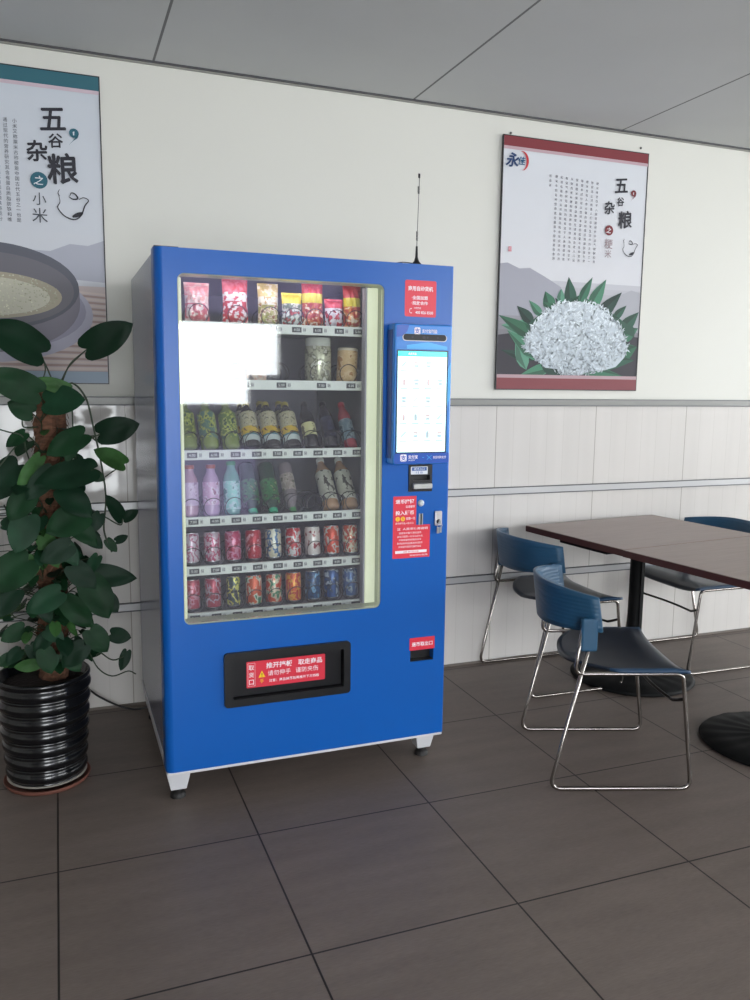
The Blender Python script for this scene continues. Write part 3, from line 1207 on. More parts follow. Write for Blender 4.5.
b.build('sticker', [red, whitei], door)
b = MB()
b.poly_xz([(1.106, 0.817), (1.252, 0.817), (1.252, 0.937), (1.196, 0.937), (1.196, 1.043), (1.106, 1.043)], FY - 0.0006, 0)
b.text('退币按钮', 1.151, ys, 1.024, 0.016, 1, bold=0.02, width=0.072)
b.text('仅退硬币', 1.172, ys, 1.005, 0.009, 1, bold=0.01, width=0.036)
b.text('投入硬币', 1.151, ys, 0.983, 0.016, 1, bold=0.02, width=0.072)
for cx in (1.124, 1.144):
    disc_pts = [(cx + 0.0085 * math.cos(2 * PI * k / 14), 0.961 + 0.0085 * math.sin(2 * PI * k / 14)) for k in range(14)]
    b.poly_xz(disc_pts, ys, 2)
b.text('1', 1.124, ys - 0.0004, 0.961, 0.010, 0, bold=0.02)
b.text('5', 1.144, ys - 0.0004, 0.961, 0.010, 0, bold=0.02)
b.text('仅限一元', 1.174, ys, 0.962, 0.010, 1, bold=0.01, width=0.036)
b.text('请将硬币投入投币口', 1.150, ys, 0.945, 0.007, 1, width=0.070)
b.text('注  人民币使用说明', 1.182, ys, 0.924, 0.009, 1, bold=0.01, width=0.12)
for k, s_ in enumerate(['请使用平整干净的纸币', '本机只接受一元五元和十元', '不接受破损折角的纸币', '购物成功后请及时退币', '如有疑问请拨打服务电话']):
    b.text(s_, 1.173, ys, 0.909 - 0.0125 * k, 0.0075, 1, width=0.10 if k % 2 else 0.088)
b.poly_xz([(1.116, 0.835), (1.240, 0.835), (1.240, 0.845), (1.116, 0.845)], ys, 1)
b.text('服务热线', 1.178, ys - 0.0004, 0.840, 0.006, 0, width=0.06)
b.text('感谢您的使用', 1.208, ys, 0.826, 0.006, 1, width=0.07)
b.build('sticker', [red, whitei, yel], door)

# white channel legs with rubber levelling feet
for (x, y_) in ((0.345, 2.775), (1.318 - 0.03, 2.795), (0.345, 3.50), (1.288, 3.50)):
    b = MB()
    t, w, zz = 0.045, 0.027, 0.035
    top = [(x - t, y_ - 0.04, 0.118), (x + t, y_ - 0.04, 0.118), (x + t, y_ + 0.04, 0.118), (x - t, y_ + 0.04, 0.118)]
    bot = [(x - w, y_ - 0.026, zz), (x + w, y_ - 0.026, zz), (x + w, y_ + 0.026, zz), (x - w, y_ + 0.026, zz)]
    b.add(top + bot, [(0, 1, 5, 4), (1, 2, 6, 5), (2, 3, 7, 6), (3, 0, 4, 7), (0, 3, 2, 1), (4, 5, 6, 7)])
    lg = b.build('leg', whitem, VM, bevel=0.002)
    b = MB()
    b.lathe([(0.008, 0.036), (0.008, 0.024), (0.018, 0.020), (0.026, 0.012), (0.027, 0.0)][::-1], (x, y_, 0), 18)
    b.build('rubber_foot', mat('dark_rubber', '1c1a1a', rough=0.6), lg)

# touch screen kiosk on the door
kb = mat('kiosk_blue', '1b78cc', rough=0.3, spec=0.5)
kd = mat('kiosk_side_blue', '183f86', rough=0.35)
KX0, KX1, KZ0, KZ1, KY = 1.076, 1.292, 1.164, 1.644, 2.614
b = MB()
b.box((KX0, KY, KZ0), (KX1, FY - 0.0005, KZ1), 0, bev=0.006)
b.box((KX0 - 0.002, KY + 0.02, KZ0 + 0.02), (KX0 + 0.001, FY - 0.004, KZ1 - 0.02), 1)
kio = b.build('touch_terminal', [kb, kd], VM)
kio['label'] = 'slim blue touch payment terminal fixed to the door'
b = MB()
b.poly_xz([(1.095, 1.640), (1.128, 1.640), (1.121, 1.619), (1.106, 1.602), (1.082, 1.598), (1.082, 1.636)], KY - 0.0006, 0)
b.poly_xz([(1.276, 1.36), (1.288, 1.40), (1.288, 1.52), (1.276, 1.49)], KY - 0.0006, 2)
b.poly_xz([(1.12, 1.572), (1.20, 1.583), (1.272, 1.570), (1.272, 1.560), (1.12, 1.560)], KY - 0.0006, 2)
b.poly_xz(rrect(1.147, 1.609, 1.169, 1.632, 0.004, 3), KY - 0.0010, 1)
b.text('支', 1.158, KY - 0.0014, 1.6205, 0.018, 0, bold=0.02)
b.text('支付宝刷脸', 1.204, KY - 0.0010, 1.6205, 0.013, 1, bold=0.015, width=0.058)
TG = [mat('terminal_deep_blue', '1a4fae', rough=0.3), whitei, mat('terminal_sky_blue', '38a5e6', rough=0.3)]
b.build('header_graphics', TG, kio)
b = MB()
b.poly_xz(rrect(KX0 + 0.004, KZ0 + 0.003, KX1 - 0.004, 1.203, 0.004, 3), KY - 0.0006, 0)
b.poly_xz(rrect(1.102, 1.175, 1.126, 1.199, 0.004, 3), KY - 0.0010, 1)
b.text('支', 1.114, KY - 0.0014, 1.187, 0.019, 0, bold=0.02)
b.text('支付宝', 1.150, KY - 0.0010, 1.190, 0.013, 1, bold=0.02, width=0.036)
b.text('ALIPAY', 1.146, KY - 0.0010, 1.1785, 0.005, 1, width=0.026)
b.poly_xz([(1.185, 1.1865), (1.192, 1.1865), (1.192, 1.188), (1.185, 1.188)], KY - 0.0010, 2)
for a in (0.7, -0.7):
    dx, dz = 0.012 * math.cos(a), 0.012 * math.sin(a)
    b.poly_xz([(1.212 - dx, 1.187 - dz + 0.001), (1.212 + dx, 1.187 + dz + 0.001), (1.212 + dx, 1.187 + dz - 0.001), (1.212 - dx, 1.187 - dz - 0.001)], KY - 0.0010 - (0.0002 if a > 0 else 0), 2)
b.text('安全刷脸支付', 1.252, KY - 0.0010, 1.187, 0.010, 1, bold=0.01, width=0.050)
b.build('footer_graphics', TG, kio)
b = MB()
b.poly_xz(rrect(1.103, 1.586, 1.270, 1.609, 0.0112, 6), KY - 0.0016, 1)
b.poly_xz(rrect(1.106, 1.5885, 1.267, 1.6095, 0.010, 6), KY - 0.0022, 0)
for cx, r_ in ((1.140, 0.004), (1.183, 0.006), (1.196, 0.004), (1.235, 0.003)):
    b.poly_xz([(cx + r_ * math.cos(2 * PI * k / 12), 1.599 + r_ * math.sin(2 * PI * k / 12)) for k in range(12)], KY - 0.0026, 2)
b.build('camera_bar', [mat('camera_bar_black', '0c0a12', rough=0.5), whitem, mat('camera_lens', '2c2634', rough=0.4)], kio)
b = MB()
b.box((1.084, KY - 0.0024, 1.203), (1.276, KY - 0.0004, 1.556), 0)
scr = b.build('screen_bezel', black, kio)
scrm = mat('screen_white', 'c8f4f6', rough=0.2, emit='dcfdff', estr=0.92)
cy = mat('screen_cyan', '20c8cc', rough=0.2, emit='30d2d4', estr=0.75)
icg = mat('screen_icon_grey', '8e9aa0', rough=0.2, emit='b4c0c8', estr=0.62)
icr = mat('screen_icon_red', 'b0a0a0', rough=0.2, emit='ccb4ba', estr=0.6)
b = MB()
sx0, sx1, sz0, sz1 = 1.087, 1.271, 1.207, 1.552
ys = KY - 0.0030
b.poly_xz([(sx0, sz0), (sx1, sz0), (sx1, sz1), (sx0, sz1)], ys, 0)
b.poly_xz([(sx0, sz1 - 0.018), (sx1, sz1 - 0.018), (sx1, sz1), (sx0, sz1)], ys - 0.0004, 1)
b.text('选择商品', 1.14, ys - 0.0008, sz1 - 0.009, 0.008, 0, width=0.03)
rs = random.Random(3)
for r_ in range(5):
    for c_ in range(4):
        cx = sx0 + 0.024 + 0.0455 * c_
        cz = sz1 - 0.044 - 0.060 * r_
        k = 2 + (r_ * 3 + c_) % 2
        kind = rs.randrange(3)
        if kind == 0:
            b.poly_xz([(cx - 0.010, cz - 0.006), (cx - 0.007, cz - 0.010), (cx + 0.010, cz + 0.008), (cx + 0.007, cz + 0.010)], ys - 0.0004, k)
        elif kind == 1:
            b.poly_xz(rrect(cx - 0.005, cz - 0.012, cx + 0.005, cz + 0.008, 0.002, 2), ys - 0.0004, k)
            b.poly_xz(rrect(cx - 0.002, cz + 0.008, cx + 0.002, cz + 0.013, 0.001, 1), ys - 0.0004, k)
        else:
            b.poly_xz(rrect(cx - 0.009, cz + 0.002, cx + 0.009, cz + 0.009, 0.001, 1), ys - 0.0004, k)
            b.poly_xz(rrect(cx - 0.007, cz - 0.010, cx + 0.007, cz - 0.002, 0.001, 1), ys - 0.0004, 2)
        b.poly_xz([(cx - 0.014, cz - 0.024), (cx + 0.012, cz - 0.024), (cx + 0.012, cz - 0.021), (cx - 0.014, cz - 0.021)], ys - 0.0004, 2)
b.build('display', [scrm, cy, icg, icr], scr)

# antenna standing on the roof of the machine
ax, ay = 1.188, 2.70
AN = thing('antenna', 'thin black whip antenna standing on top of the blue vending machine', 'antenna', (ax, ay, FZ1))
b = MB()
b.lathe([(0.017, 0.0), (0.017, 0.003), (0.009, 0.012), (0.005, 0.025), (0.0035, 0.062)], (ax, ay, FZ1), 16)
b.build('base', black, AN)
b = MB()
b.tube([(ax, ay, FZ1 + 0.06), (ax + 0.003, ay, FZ1 + 0.18), (ax + 0.006, ay, FZ1 + 0.302)], 0.0011, 6)
b.build('whip', wire, AN)
for z0, z1 in ((0.082, 0.112), (0.238, 0.262), (0.290, 0.304)):
    b = MB()
    n = 50
    xo = 0.02 * (z0 - 0.06)
    b.tube([(ax + xo + 0.0034 * math.cos(k * 1.2), ay + 0.0034 * math.sin(k * 1.2), FZ1 + z0 + (z1 - z0) * k / n) for k in range(n + 1)], 0.0008, 4)
    b.build('coil', wire, AN)
b = MB()
b.tube(spline([(ax - 0.012, ay, FZ1 + 0.004), (ax - 0.04, ay + 0.03, FZ1 + 0.010), (ax - 0.07, ay + 0.06, FZ1 + 0.005), (ax - 0.04, ay + 0.14, FZ1 + 0.004), (ax, ay + 0.3, FZ1 + 0.004)], 6), 0.0016, 6)
b.build('cable', black, AN)

# ------------------------------------------------------------------ products
silver = mat('can_silver', 'b9bcc0', rough=0.25, metal=0.9)


def place(o, ri, ci, tilt=0.0, dy=0.0, cols=None):
    o.location = ((cols or COLX)[ci], 2.862 + dy, ROWZ[ri] + 0.0085)
    o.rotation_euler = (-tilt, 0, 0)


def can(label, cols, group, seed=0.0, r=0.0285, h=0.116, name='drink_can', cat='can'):
    t = thing(name, label, cat, group=group)
    b = MB()
    b.lathe([(r * 0.75, 0.0), (r * 0.82, 0.002), (r, 0.010), (r, h - 0.012), (r * 0.86, h - 0.003)], n=24)
    b.build('can_body', art_mat('can_print_' + '_'.join(cols), cols, 26, stretch=(1, 1, 0.7), seed=seed), t)
    b = MB()
    b.lathe([(r * 0.86, h - 0.003), (r * 0.88, h), (r * 0.80, h), (r * 0.76, h - 0.003), (0.0001, h - 0.003)], n=24)
    b.build('can_rim', silver, t)
    b = MB()
    b.lathe([(r * 0.76, 0.0), (r * 0.84, 0.002), (r * 1.012, 0.010), (r * 1.012, 0.013)], n=24)
    b.build('can_base', silver, t)
    return t


def bottle(label, body, lab, cap, group, h=0.205, r=0.031, flip=False, clear=False, l0=0.06, l1=0.14, label_seed=0.0, capr=0.013):
    t = thing('drink_bottle', label, 'bottle', group=group)
    prof = [(r * 0.7, 0.0), (r * 0.95, 0.004), (r, 0.012), (r * 0.97, 0.03), (r, 0.05), (r, h * 0.66), (r * 0.9, h * 0.74), (r * 0.55, h * 0.85), (capr * 0.85, h * 0.90), (capr * 0.85, h * 0.93)]

    def fl(p):
        return [(a, h - z) for a, z in p][::-1] if flip else p
    b = MB()
    b.lathe(fl(prof), n=24)
    bm_ = mat('bottle_' + body, body, rough=0.15, spec=0.6)
    b.build('bottle_body', bm_, t)
    b = MB()
    b.lathe(fl([(r * 1.015, l0), (r * 1.02, l0 + 0.003), (r * 1.02, l1 - 0.003), (r * 1.015, l1)]), n=24)
    b.build('wrap_label', art_mat('wrap_' + '_'.join(lab), lab, 30, rough=0.4, metal=0.0, stretch=(1, 1, 0.8), seed=label_seed), t)
    b = MB()
    b.lathe(fl([(capr, h * 0.925), (capr, h - 0.002), (capr * 0.9, h)]), n=18)
    b.build('cap', mat('cap_' + cap, cap, rough=0.35), t)
    return t


def bag(label, top, mid, low, group, w, h, d=0.035, seed=0.0):
    """pillow bag with crimped ends"""
    t = thing('snack_bag', label, 'snack bag', group=group)
    b = MB()
    nu, nv = 10, 16
    for side in (-1, 1):
        vv, ff = [], []
        for j in range(nv + 1):
            v = j / nv
            for i in range(nu + 1):
                u = i / nu
                q = max(0, math.sin(PI * u)) ** 0.6 * max(0, math.sin(PI * min(1, max(0, (v - 0.06) / 0.88)))) ** 0.5
                wr = 0.0025 * math.sin(u * 23 + v * 11) * q
                pinch = 1 - 0.07 * math.sin(PI * v)
                vv.append(((u - 0.5) * w * pinch, side * (d / 2 * q + wr), v * h))
        for j in range(nv):
            for i in range(nu):
                a = j * (nu + 1) + i
                f = (a, a + 1, a + nu + 2, a + nu + 1)
                v = (j + 0.5) / nv
                mi = 0 if v > 0.68 else (1 if v > 0.5 else 2)
                b.add([vv[k] for k in (f if side < 0 else f[::-1])], [(0, 1, 2, 3)], mi, True)
    mats_ = [art_mat('bag_' + '_'.join(c), c, 34, rough=0.3, metal=0.1, seed=seed) for c in (top, mid, low)]
    b.build('bag_film', mats_, t)
    return t


G3 = 'tilted bottles on the third shelf'
T3 = math.radians(38)
green3 = ['5d6e34', '9aa84a', '3c4d2c']
k3 = [('c6c49a')]
for ci, lab in enumerate(['pale green tea bottle with yellow-green wrap, leftmost on the third shelf', 'green tea bottle with teal and yellow-green wrap, second on the third shelf', 'green tea bottle with yellow-green wrap, third on the third shelf']):
    o = bottle(lab, '8a9a5a', [['6d7c3a', 'b4bd5c', '3f5a3a'], ['5a8070', 'b4bd5c', '3f5a46'], ['66803c', 'c0c860', '3c5a3c']][ci], '7c8a4a', G3, l0=0.0385, l1=0.150, label_seed=ci)
    place(o, 2, ci, T3)
for k, ci in enumerate((3, 4, 5)):
    for dz in (0, 1):
        lab = ['dark cola bottle in a cream and yellow wrap, beside the green tea bottles', 'dark bottle in a cream and yellow wrap, middle of three alike on the third shelf', 'dark bottle in a cream and yellow wrap, right of two bottles just like it'][k]
        if dz:
            lab = ['cream and yellow wrapped bottle waiting behind the fourth one of the third shelf', 'cream and yellow wrapped bottle waiting behind the fifth one of the third shelf', 'cream and yellow wrapped bottle waiting behind the sixth one of the third shelf'][k]
        t = thing('drink_bottle', lab, 'bottle', group=G3)
        r, h = 0.031, 0.205
        b = MB()
        b.lathe([(r * 0.7, 0.0), (r * 0.95, 0.004), (r, 0.012), (r * 0.97, 0.03), (r, 0.05), (r, h * 0.66), (r * 0.9, h * 0.74), (r * 0.55, h * 0.85), (0.012, h * 0.90), (0.012, h * 0.93)], n=24)
        b.build('bottle_body', mat('dark_cola', '171318', rough=0.12), t)
        b = MB()
        b.lathe([(r * 1.02, 0.026), (r * 1.02, 0.048)], n=24, mi=0)
        b.lathe([(r * 1.02, 0.048), (r * 1.02, 0.055)], n=24, mi=1)
        b.lathe([(r * 1.02, 0.055), (r * 1.02, 0.085)], n=24, mi=2)
        b.lathe([(r * 1.02, 0.085), (r * 1.02, 0.150)], n=24, mi=3)
        b.build('wrap_label', [mat('wrap_white', 'c9d6d4', rough=0.4), mat('wrap_teal', '3d7d8c', rough=0.4), art_mat('wrap_yellow_band', ['d8b52c', 'd8b52c', '4a2c20'], 40, metal=0), art_mat('wrap_cream', ['b7b08e', 'c9c4a4', '6e6a58'], 50, metal=0)], t)
        b = MB()
        b.lathe([(0.0135, h * 0.925), (0.0135, h - 0.002), (0.012, h)], n=18)
        b.build('cap', mat('cap_yellow', 'b8a848', rough=0.35), t)
        place(o if False else t, 2, ci, T3, dy=0.085 * dz)
o = bottle('black bottle with a small pale yellow label, on the third shelf', '14121a', ['d8d59a', 'e0dca8', '6b6848'], '1b1720', G3, l0=0.05, l1=0.105, r=0.026)
place(o, 2, 6, T3)
o = bottle('dark purple bottle with an inky wrap, second from the right on the third shelf', '1c1a2c', ['25223c', '3a3f5c', '14121e'], '1b1a28', G3, l0=0.04, l1=0.13, r=0.026)
place(o, 2, 7, T3)
o = bottle('slim bottle with red cap end and grey-blue wrap, rightmost on the third shelf', 'a8283c', ['6f8794', '8ea2ac', '3c5566'], 'b3263a', G3, l0=0.03, l1=0.12, r=0.025)
place(o, 2, 8, T3)

G4 = 'bottles on the fourth shelf'
o = bottle('pinkish drink bottle with an orange-brown cap, leftmost on the fourth shelf', 'b893a8', ['c9b0d0', 'd6c3dc', '9a7ba0'], 'a8512a', G4, h=0.180, r=0.029, l0=0.04, l1=0.12, capr=0.017)
place(o, 3, 0, 0.08)
o = bottle('pale lilac drink bottle with an orange-brown cap, second on the fourth shelf', 'b99bc0', ['d0a6cc', 'e0cfe6', 'a26a8c'], 'a04a28', G4, h=0.180, r=0.029, l0=0.04, l1=0.12, label_seed=3, capr=0.017)
place(o, 3, 1, 0.08)
o = bottle('clear teal bottle with green cap and cyan wrap, third on the fourth shelf', '6fa8a4', ['8fd0cc', 'b4d4dc', '3c8c84'], '1f8a5a', G4, h=0.190, r=0.029, l0=0.02, l1=0.12, capr=0.017)
place(o, 3, 2, 0.15)
for ci, lab in ((3, 'dark green bottle lying cap down, left one of the two with bright green caps'), (4, 'dark green bottle lying cap down, right one of the two with bright green caps')):
    o = bottle(lab, '2e4a3c', ['2a6a3e', '3f8a52', '14301f', '9ab07a'], '2fb487', G4, flip=True, l0=0.075, l1=0.16, label_seed=ci, capr=0.017)
    place(o, 3, ci, T3)
o = bottle('pinkish grey bottle lying cap down with a darker green cap', '8c8288', ['9c9088', 'b7aaa0', '5a5a4c'], '3f8a4a', G4, flip=True, l0=0.05, l1=0.12, r=0.025)
place(o, 3, 5, T3)
for ci, lab in ((7, 'white-wrapped milk tea bottle with white cap, second from the right'), (8, 'white-wrapped milk tea bottle with white cap, at the right end')):
    o = bottle(lab + ' on the fourth shelf', 'b08a68', ['c4c4b4', 'd0d0c0', '4a4440'], 'd8dad4', G4, h=0.235, l0=0.035, l1=0.165, label_seed=ci, capr=0.015)
    place(o, 3, ci, math.radians(42))

G5 = 'drink cans on the fifth shelf'
for ci, (lab, cols) in enumerate([
        ('white and pink can in reflection-washed colours, leftmost on the fifth shelf', ['c4b6c4', 'b06a86', 'd8ccd8']),  # print colours paled to imitate the reflection lying over this can
        ('white can with rosy print, second on the fifth shelf', ['c8b4c2', 'b44c70', 'dccfd8']),
        ('pink and crimson can, third on the fifth shelf', ['b4305a', 'd08aa6', 'a02048']),
        ('red and pink can, fourth on the fifth shelf', ['b82a3c', 'a02434', 'd89aa2']),
        ('white and blue can with a cream base, fifth on the fifth shelf', ['d6d3bc', '3a6a9a', 'dcdccc']),
        ('red and white can, sixth on the fifth shelf', ['b82430', 'ccd0d0', 'c02a34']),
        ('white can with thin red writing, seventh on the fifth shelf', ['d8d2ce', 'd6ccc8', '8a2c34']),
        ('orange-red and white can, eighth on the fifth shelf', ['cc4424', 'd0d0c8', 'd2502c']),
        ('orange-red and cream can, rightmost on the fifth shelf', ['c84826', 'd4ccb0', 'b43c20'])]):
    o = can(lab, cols, G5, seed=ci * 1.7)
    place(o, 4, ci, 0.10)
G6 = 'drink cans on the bottom shelf'
for ci, (lab, cols) in enumerate([
        ('red and pink can, leftmost on the bottom shelf', ['b04458', 'c88a9c', '9c2c40']),
        ('red and silvery can, second on the bottom shelf', ['a83a50', 'b8a8b8', '8c2438']),
        ('slim dark and yellow can, third on the bottom shelf', ['3a4a4c', 'ccc860', '2a3438']),
        ('orange, white and green can, fourth on the bottom shelf', ['c8542c', 'd2d2c0', '3a7a5a']),
        ('orange can with green patch, fifth on the bottom shelf', ['c04424', 'c8b8a0', '4a8260']),
        ('orange and yellow can, sixth on the bottom shelf', ['d0541c', 'e0a02c', 'b83420']),
        ('deep blue can, first of the three blue ones on the bottom shelf', ['154a78', '1c3450', '6a9ac0']),
        ('blue can with a silver flash, middle of the three blue ones', ['1a4c88', '223c5c', 'a8b8c8']),
        ('blue and silver can, rightmost on the bottom shelf', ['24558c', '8ca2b4', '1a3a60'])]):
    o = can(lab, cols, G6, seed=ci * 2.3 + 5, r=0.0245 if ci == 2 else 0.0285)
    place(o, 5, ci, 0.06)

G1 = 'snack bags on the top shelf'
S1 = [('pink and white snack bag, leftmost on the top shelf', ['d88a8a', 'd8a8a0'], ['d8c0b8', 'c89088'], ['c86a70', 'dcc8c0'], 0, 0.085, 0.14),
      ('red and white snack bag, second on the top shelf', ['c03038', 'd06068'], ['dcd8d0', 'c84850'], ['b82c34', 'dcd0cc'], 1, 0.09, 0.165),
      ('cream and yellow snack bag, third on the top shelf', ['c8b070', 'dcd0b0'], ['dcd8c4', 'b89860'], ['9c9850', 'dccfae', '8a5a3a'], 2, 0.075, 0.150),
      ('white snack bag with a yellow header band, fourth on the top shelf', ['dcc82a', 'dcc82a'], ['c8c8bc', '6a7a68'], ['d0d4cc', '5c6a68', '9c3034'], 3, 0.074, 0.122),
      ('tall red snack bag with a yellow band, left one of the two', ['b02430', 'c03a40'], ['ccc040', 'c8b838'], ['a02a2c', 'b8643c', 'dccdb8'], 4, 0.080, 0.178),
      ('short red and white snack packet, between the two tall red bags', ['b42434', 'cc4450'], ['dcd8d8', '8a2430'], ['d0ccd0', 'b02838'], 5, 0.070, 0.108),
      ('tall red snack bag with a yellow band, rightmost on the top shelf', ['a82430', 'b83a3c'], ['ccc040', 'c8b838'], ['b03a2c', 'c08048', 'dcc8b0'], 6, 0.070, 0.165)]
for lab, a_, b_, c_, ci, w, h in S1:
    o = bag(lab, a_, b_, c_, G1, w, h, 0.04, seed=ci)
    place(o, 0, ci, 0.08, dy=-0.003, cols=COLX5)
t = thing('snack_jar', 'wide silvery jar with a clear lid on the second shelf', 'jar', group='jars on the second shelf')
b = MB()
b.lathe([(0.044, 0.0), (0.048, 0.006), (0.048, 0.120), (0.044, 0.130)], n=28)
b.build('jar_body', art_mat('jar_print', ['b8b8a0', '7c7a68', 'd4d4c4'], 30, rough=0.25, metal=0.3), t)
b = MB()
b.lathe([(0.046, 0.130), (0.046, 0.156), (0.040, 0.160)], n=28)
b.build('jar_lid', mat('jar_lid', 'b0b2a8', rough=0.2), t)
t.location = (0.882, 2.866, ROWZ[1] + 0.0085)
t = thing('snack_jar', 'tan paper canister with orange print, right end of the second shelf', 'jar', group='jars on the second shelf')
b = MB()
b.lathe([(0.035, 0.004), (0.037, 0.006), (0.037, 0.110), (0.036, 0.116)], n=28)
b.build('jar_body', art_mat('canister_print', ['c8a878', 'd4b88c', 'a87844'], 24, rough=0.5, metal=0), t)
b = MB()
b.lathe([(0.036, 0.116), (0.037, 0.124), (0.034, 0.126)], n=28)
b.build('jar_lid', mat('canister_lid', 'c9bfa8', rough=0.3), t)
t.location = (0.990, 2.866, ROWZ[1] + 0.0085)
t.rotation_euler = (-0.05, 0.06, 0)
t = thing('snack_box', 'small orange-brown snack packet, low at the left of the second shelf', 'snack packet')
b = MB()
b.box((-0.035, -0.02, 0), (0.035, 0.02, 0.045), 0, bev=0.004)
b.build('packet', art_mat('packet_print', ['a8623c', 'c8b49c', '5a3c30'], 40, metal=0), t)
t.location = (0.655, 2.87, ROWZ[1] + 0.0085)

# ------------------------------------------------------------------ power cable on the floor by the wall
b = MB()
pc = [at(88, 689, 3.62), at(98, 696, 3.62), at(112, 703, 3.62), at(126, 708, 3.62), at(140, 709, 3.60)]
pts = [Vector((pc[0].x - 0.05, 3.62, pc[0].z + 0.02))] + [Vector(p) for p in pc]
for p in pts:
    p.z = max(p.z, 0.008)
pts.append(Vector((pts[-1].x + 0.10, 3.595, 0.03)))
b.tube(spline(pts, 6), 0.0045, 8)
b.build('power_cable', black, props=P('black power cable drooping along the foot of the wall behind the machine', 'cable'))

# ------------------------------------------------------------------ potted climbing plant
PX, PY = -0.082, 3.07
PL = thing('potted_climbing_plant', 'leafy green vine on a brown moss pole in a ribbed black pot', 'plant', (PX, PY, 0))
potm = mat('glossy_black_ceramic', '0d0e11', rough=0.2, spec=0.5, coat=0.2)
prof = [(0.116, 0.016), (0.124, 0.020)]
ribs = 7
z0p, z1p = 0.03, 0.385
for k in range(ribs):
    base = 0.126 + 0.022 * k / (ribs - 1)
    zz0 = z0p + (z1p - z0p) * k / ribs
    dz = (z1p - z0p) / ribs
    prof += [(base + 0.004, zz0), (base + 0.0045, zz0 + 0.002), (base + 0.001, zz0 + 0.004)]
    for j in range(1, 8):
        t = 0.08 + 0.92 * j / 8
        prof.append((base + 0.014 * max(0.0, math.sin(PI * t)) ** 0.8, zz0 + dz * t))
prof += [(0.155, 0.385), (0.160, 0.390), (0.160, 0.400), (0.155, 0.405), (0.149, 0.402), (0.145, 0.365), (0.0001, 0.365)]
b = MB()
b.lathe(prof, (PX, PY, 0), 48)
b.build('pot', potm, PL)
b = MB()
b.lathe([(0.130, 0.024), (0.1365, 0.026), (0.1365, 0.029), (0.130, 0.030)], (PX, PY, 0), 40)
b.build('rim_band', mat('pot_edge_grey', '8d8880', rough=0.4), PL)
b = MB()
b.lathe([(0.135, 0.0), (0.143, 0.003), (0.149, 0.016), (0.145, 0.018), (0.138, 0.010), (0.0001, 0.010)], (PX, PY, 0), 40)
b.build('saucer', mat('terracotta', '6b4034', rough=0.75, vary=0.1, vscale=20), PL)
b = MB()
b.lathe([(0.144, 0.366), (0.10, 0.378), (0.0001, 0.384)], (PX, PY, 0), 30)
b.build('soil', mat('potting_soil', '231a15', rough=0.95, vary=0.3, vscale=60, bump=0.6, bscale=80), PL)
# moss pole: shaggy coir
b = MB()
n, mN = 26, 60
vv, ff = [], []
rp = random.Random(8)
for j in range(mN + 1):
    z = 0.375 + (1.43 - 0.375) * j / mN
    cx = -0.046 + (0.026) * (z - 0.4)
    for k in range(n):
        a = 2 * PI * k / n
        r = 0.050 + rp.uniform(-0.005, 0.005) + 0.003 * math.sin(z * 60)
        vv.append((cx + r * math.cos(a), PY + r * math.sin(a), z))
for j in range(mN):
    for k in range(n):
        ff.append((j * n + k, j * n + (k + 1) % n, (j + 1) * n + (k + 1) % n, (j + 1) * n + k))
ff.append(tuple(mN * n + k for k in range(n)))
b.add(vv, ff, 0, False)
for k in range(420):
    z = rp.uniform(0.4, 1.43)
    a = rp.uniform(0, 2 * PI)
    cx = -0.046 + 0.026 * (z - 0.4)
    r = 0.052
    p = Vector((cx + r * math.cos(a), PY + r * math.sin(a), z))
    q = p + Vector((math.cos(a + rp.uniform(-1, 1)) * 0.012, math.sin(a + rp.uniform(-1, 1)) * 0.012, rp.uniform(-0.03, 0.03)))
    b.tube([p, (p + q) / 2 + Vector((0, 0, 0.004)), q], 0.0011, 3)
b.build('moss_pole', mat('coir_brown', '624332', rough=0.95, vary=0.45, vscale=30, stretch=(1, 1, 4)), PL)

# leaves
leafm = []
for i_, (c, d) in enumerate((('10291a', 0.25), ('15331d', 0.3), ('1c3b28', 0.25), ('35582e', 0.4))):
    leafm.append(mat('leaf_green_%s' % 'abcd'[i_], c, rough=0.48, spec=0.12, vary=d, vscale=14))
FO = MB()
SM = MB()


def leaf(base, tip, width, normal, mi, fold=0.18, droop=0.10):
    """heart shaped leaf blade between two points; width is the full width"""
    base, tip = Vector(base), Vector(tip)
    d = tip - base
    L = d.length
    if L < 1e-4:
        return
    d.normalize()
    nrm = Vector(normal)
    nrm = (nrm - d * nrm.dot(d))
    if nrm.length < 1e-3:
        nrm = d.orthogonal()
    nrm.normalize()
    s_ = d.cross(nrm)
    N, K = 10, 4
    vv, ff = [], []
    for i in range(N + 1):
        t = i / N
        # half width of a heart: quick swell, long taper to a point
        w = max(0.0, 1 - t) ** 0.85 * (0.62 + 1.5 * t) / 0.80
        w *= width / 2
        back = -0.11 * L * max(0, 1 - 2.2 * t) ** 1.5
        for k in range(-K, K + 1):
            q = k / K
            off = back * math.sin(PI * min(1, abs(q) * 0.92)) ** 0.8
            p = base + d * (L * t + off) + s_ * (w * q)
            p += nrm * (fold * w * abs(q) - fold * w * 0.5 * q * q - droop * L * t * t + 0.012 * L * math.sin(9 * t + 3 * q))
            vv.append(p)
    M_ = 2 * K + 1
    for i in range(N):
        for k in range(M_ - 1):
            a = i * M_ + k
            ff.append((a, a + 1, a + M_ + 1, a + M_))
    FO.add(vv, ff, mi, True)


def stem(pts, r=0.0028):
    SM.tube(spline(pts, 5), r, 5)


rl_ = random.Random(21)
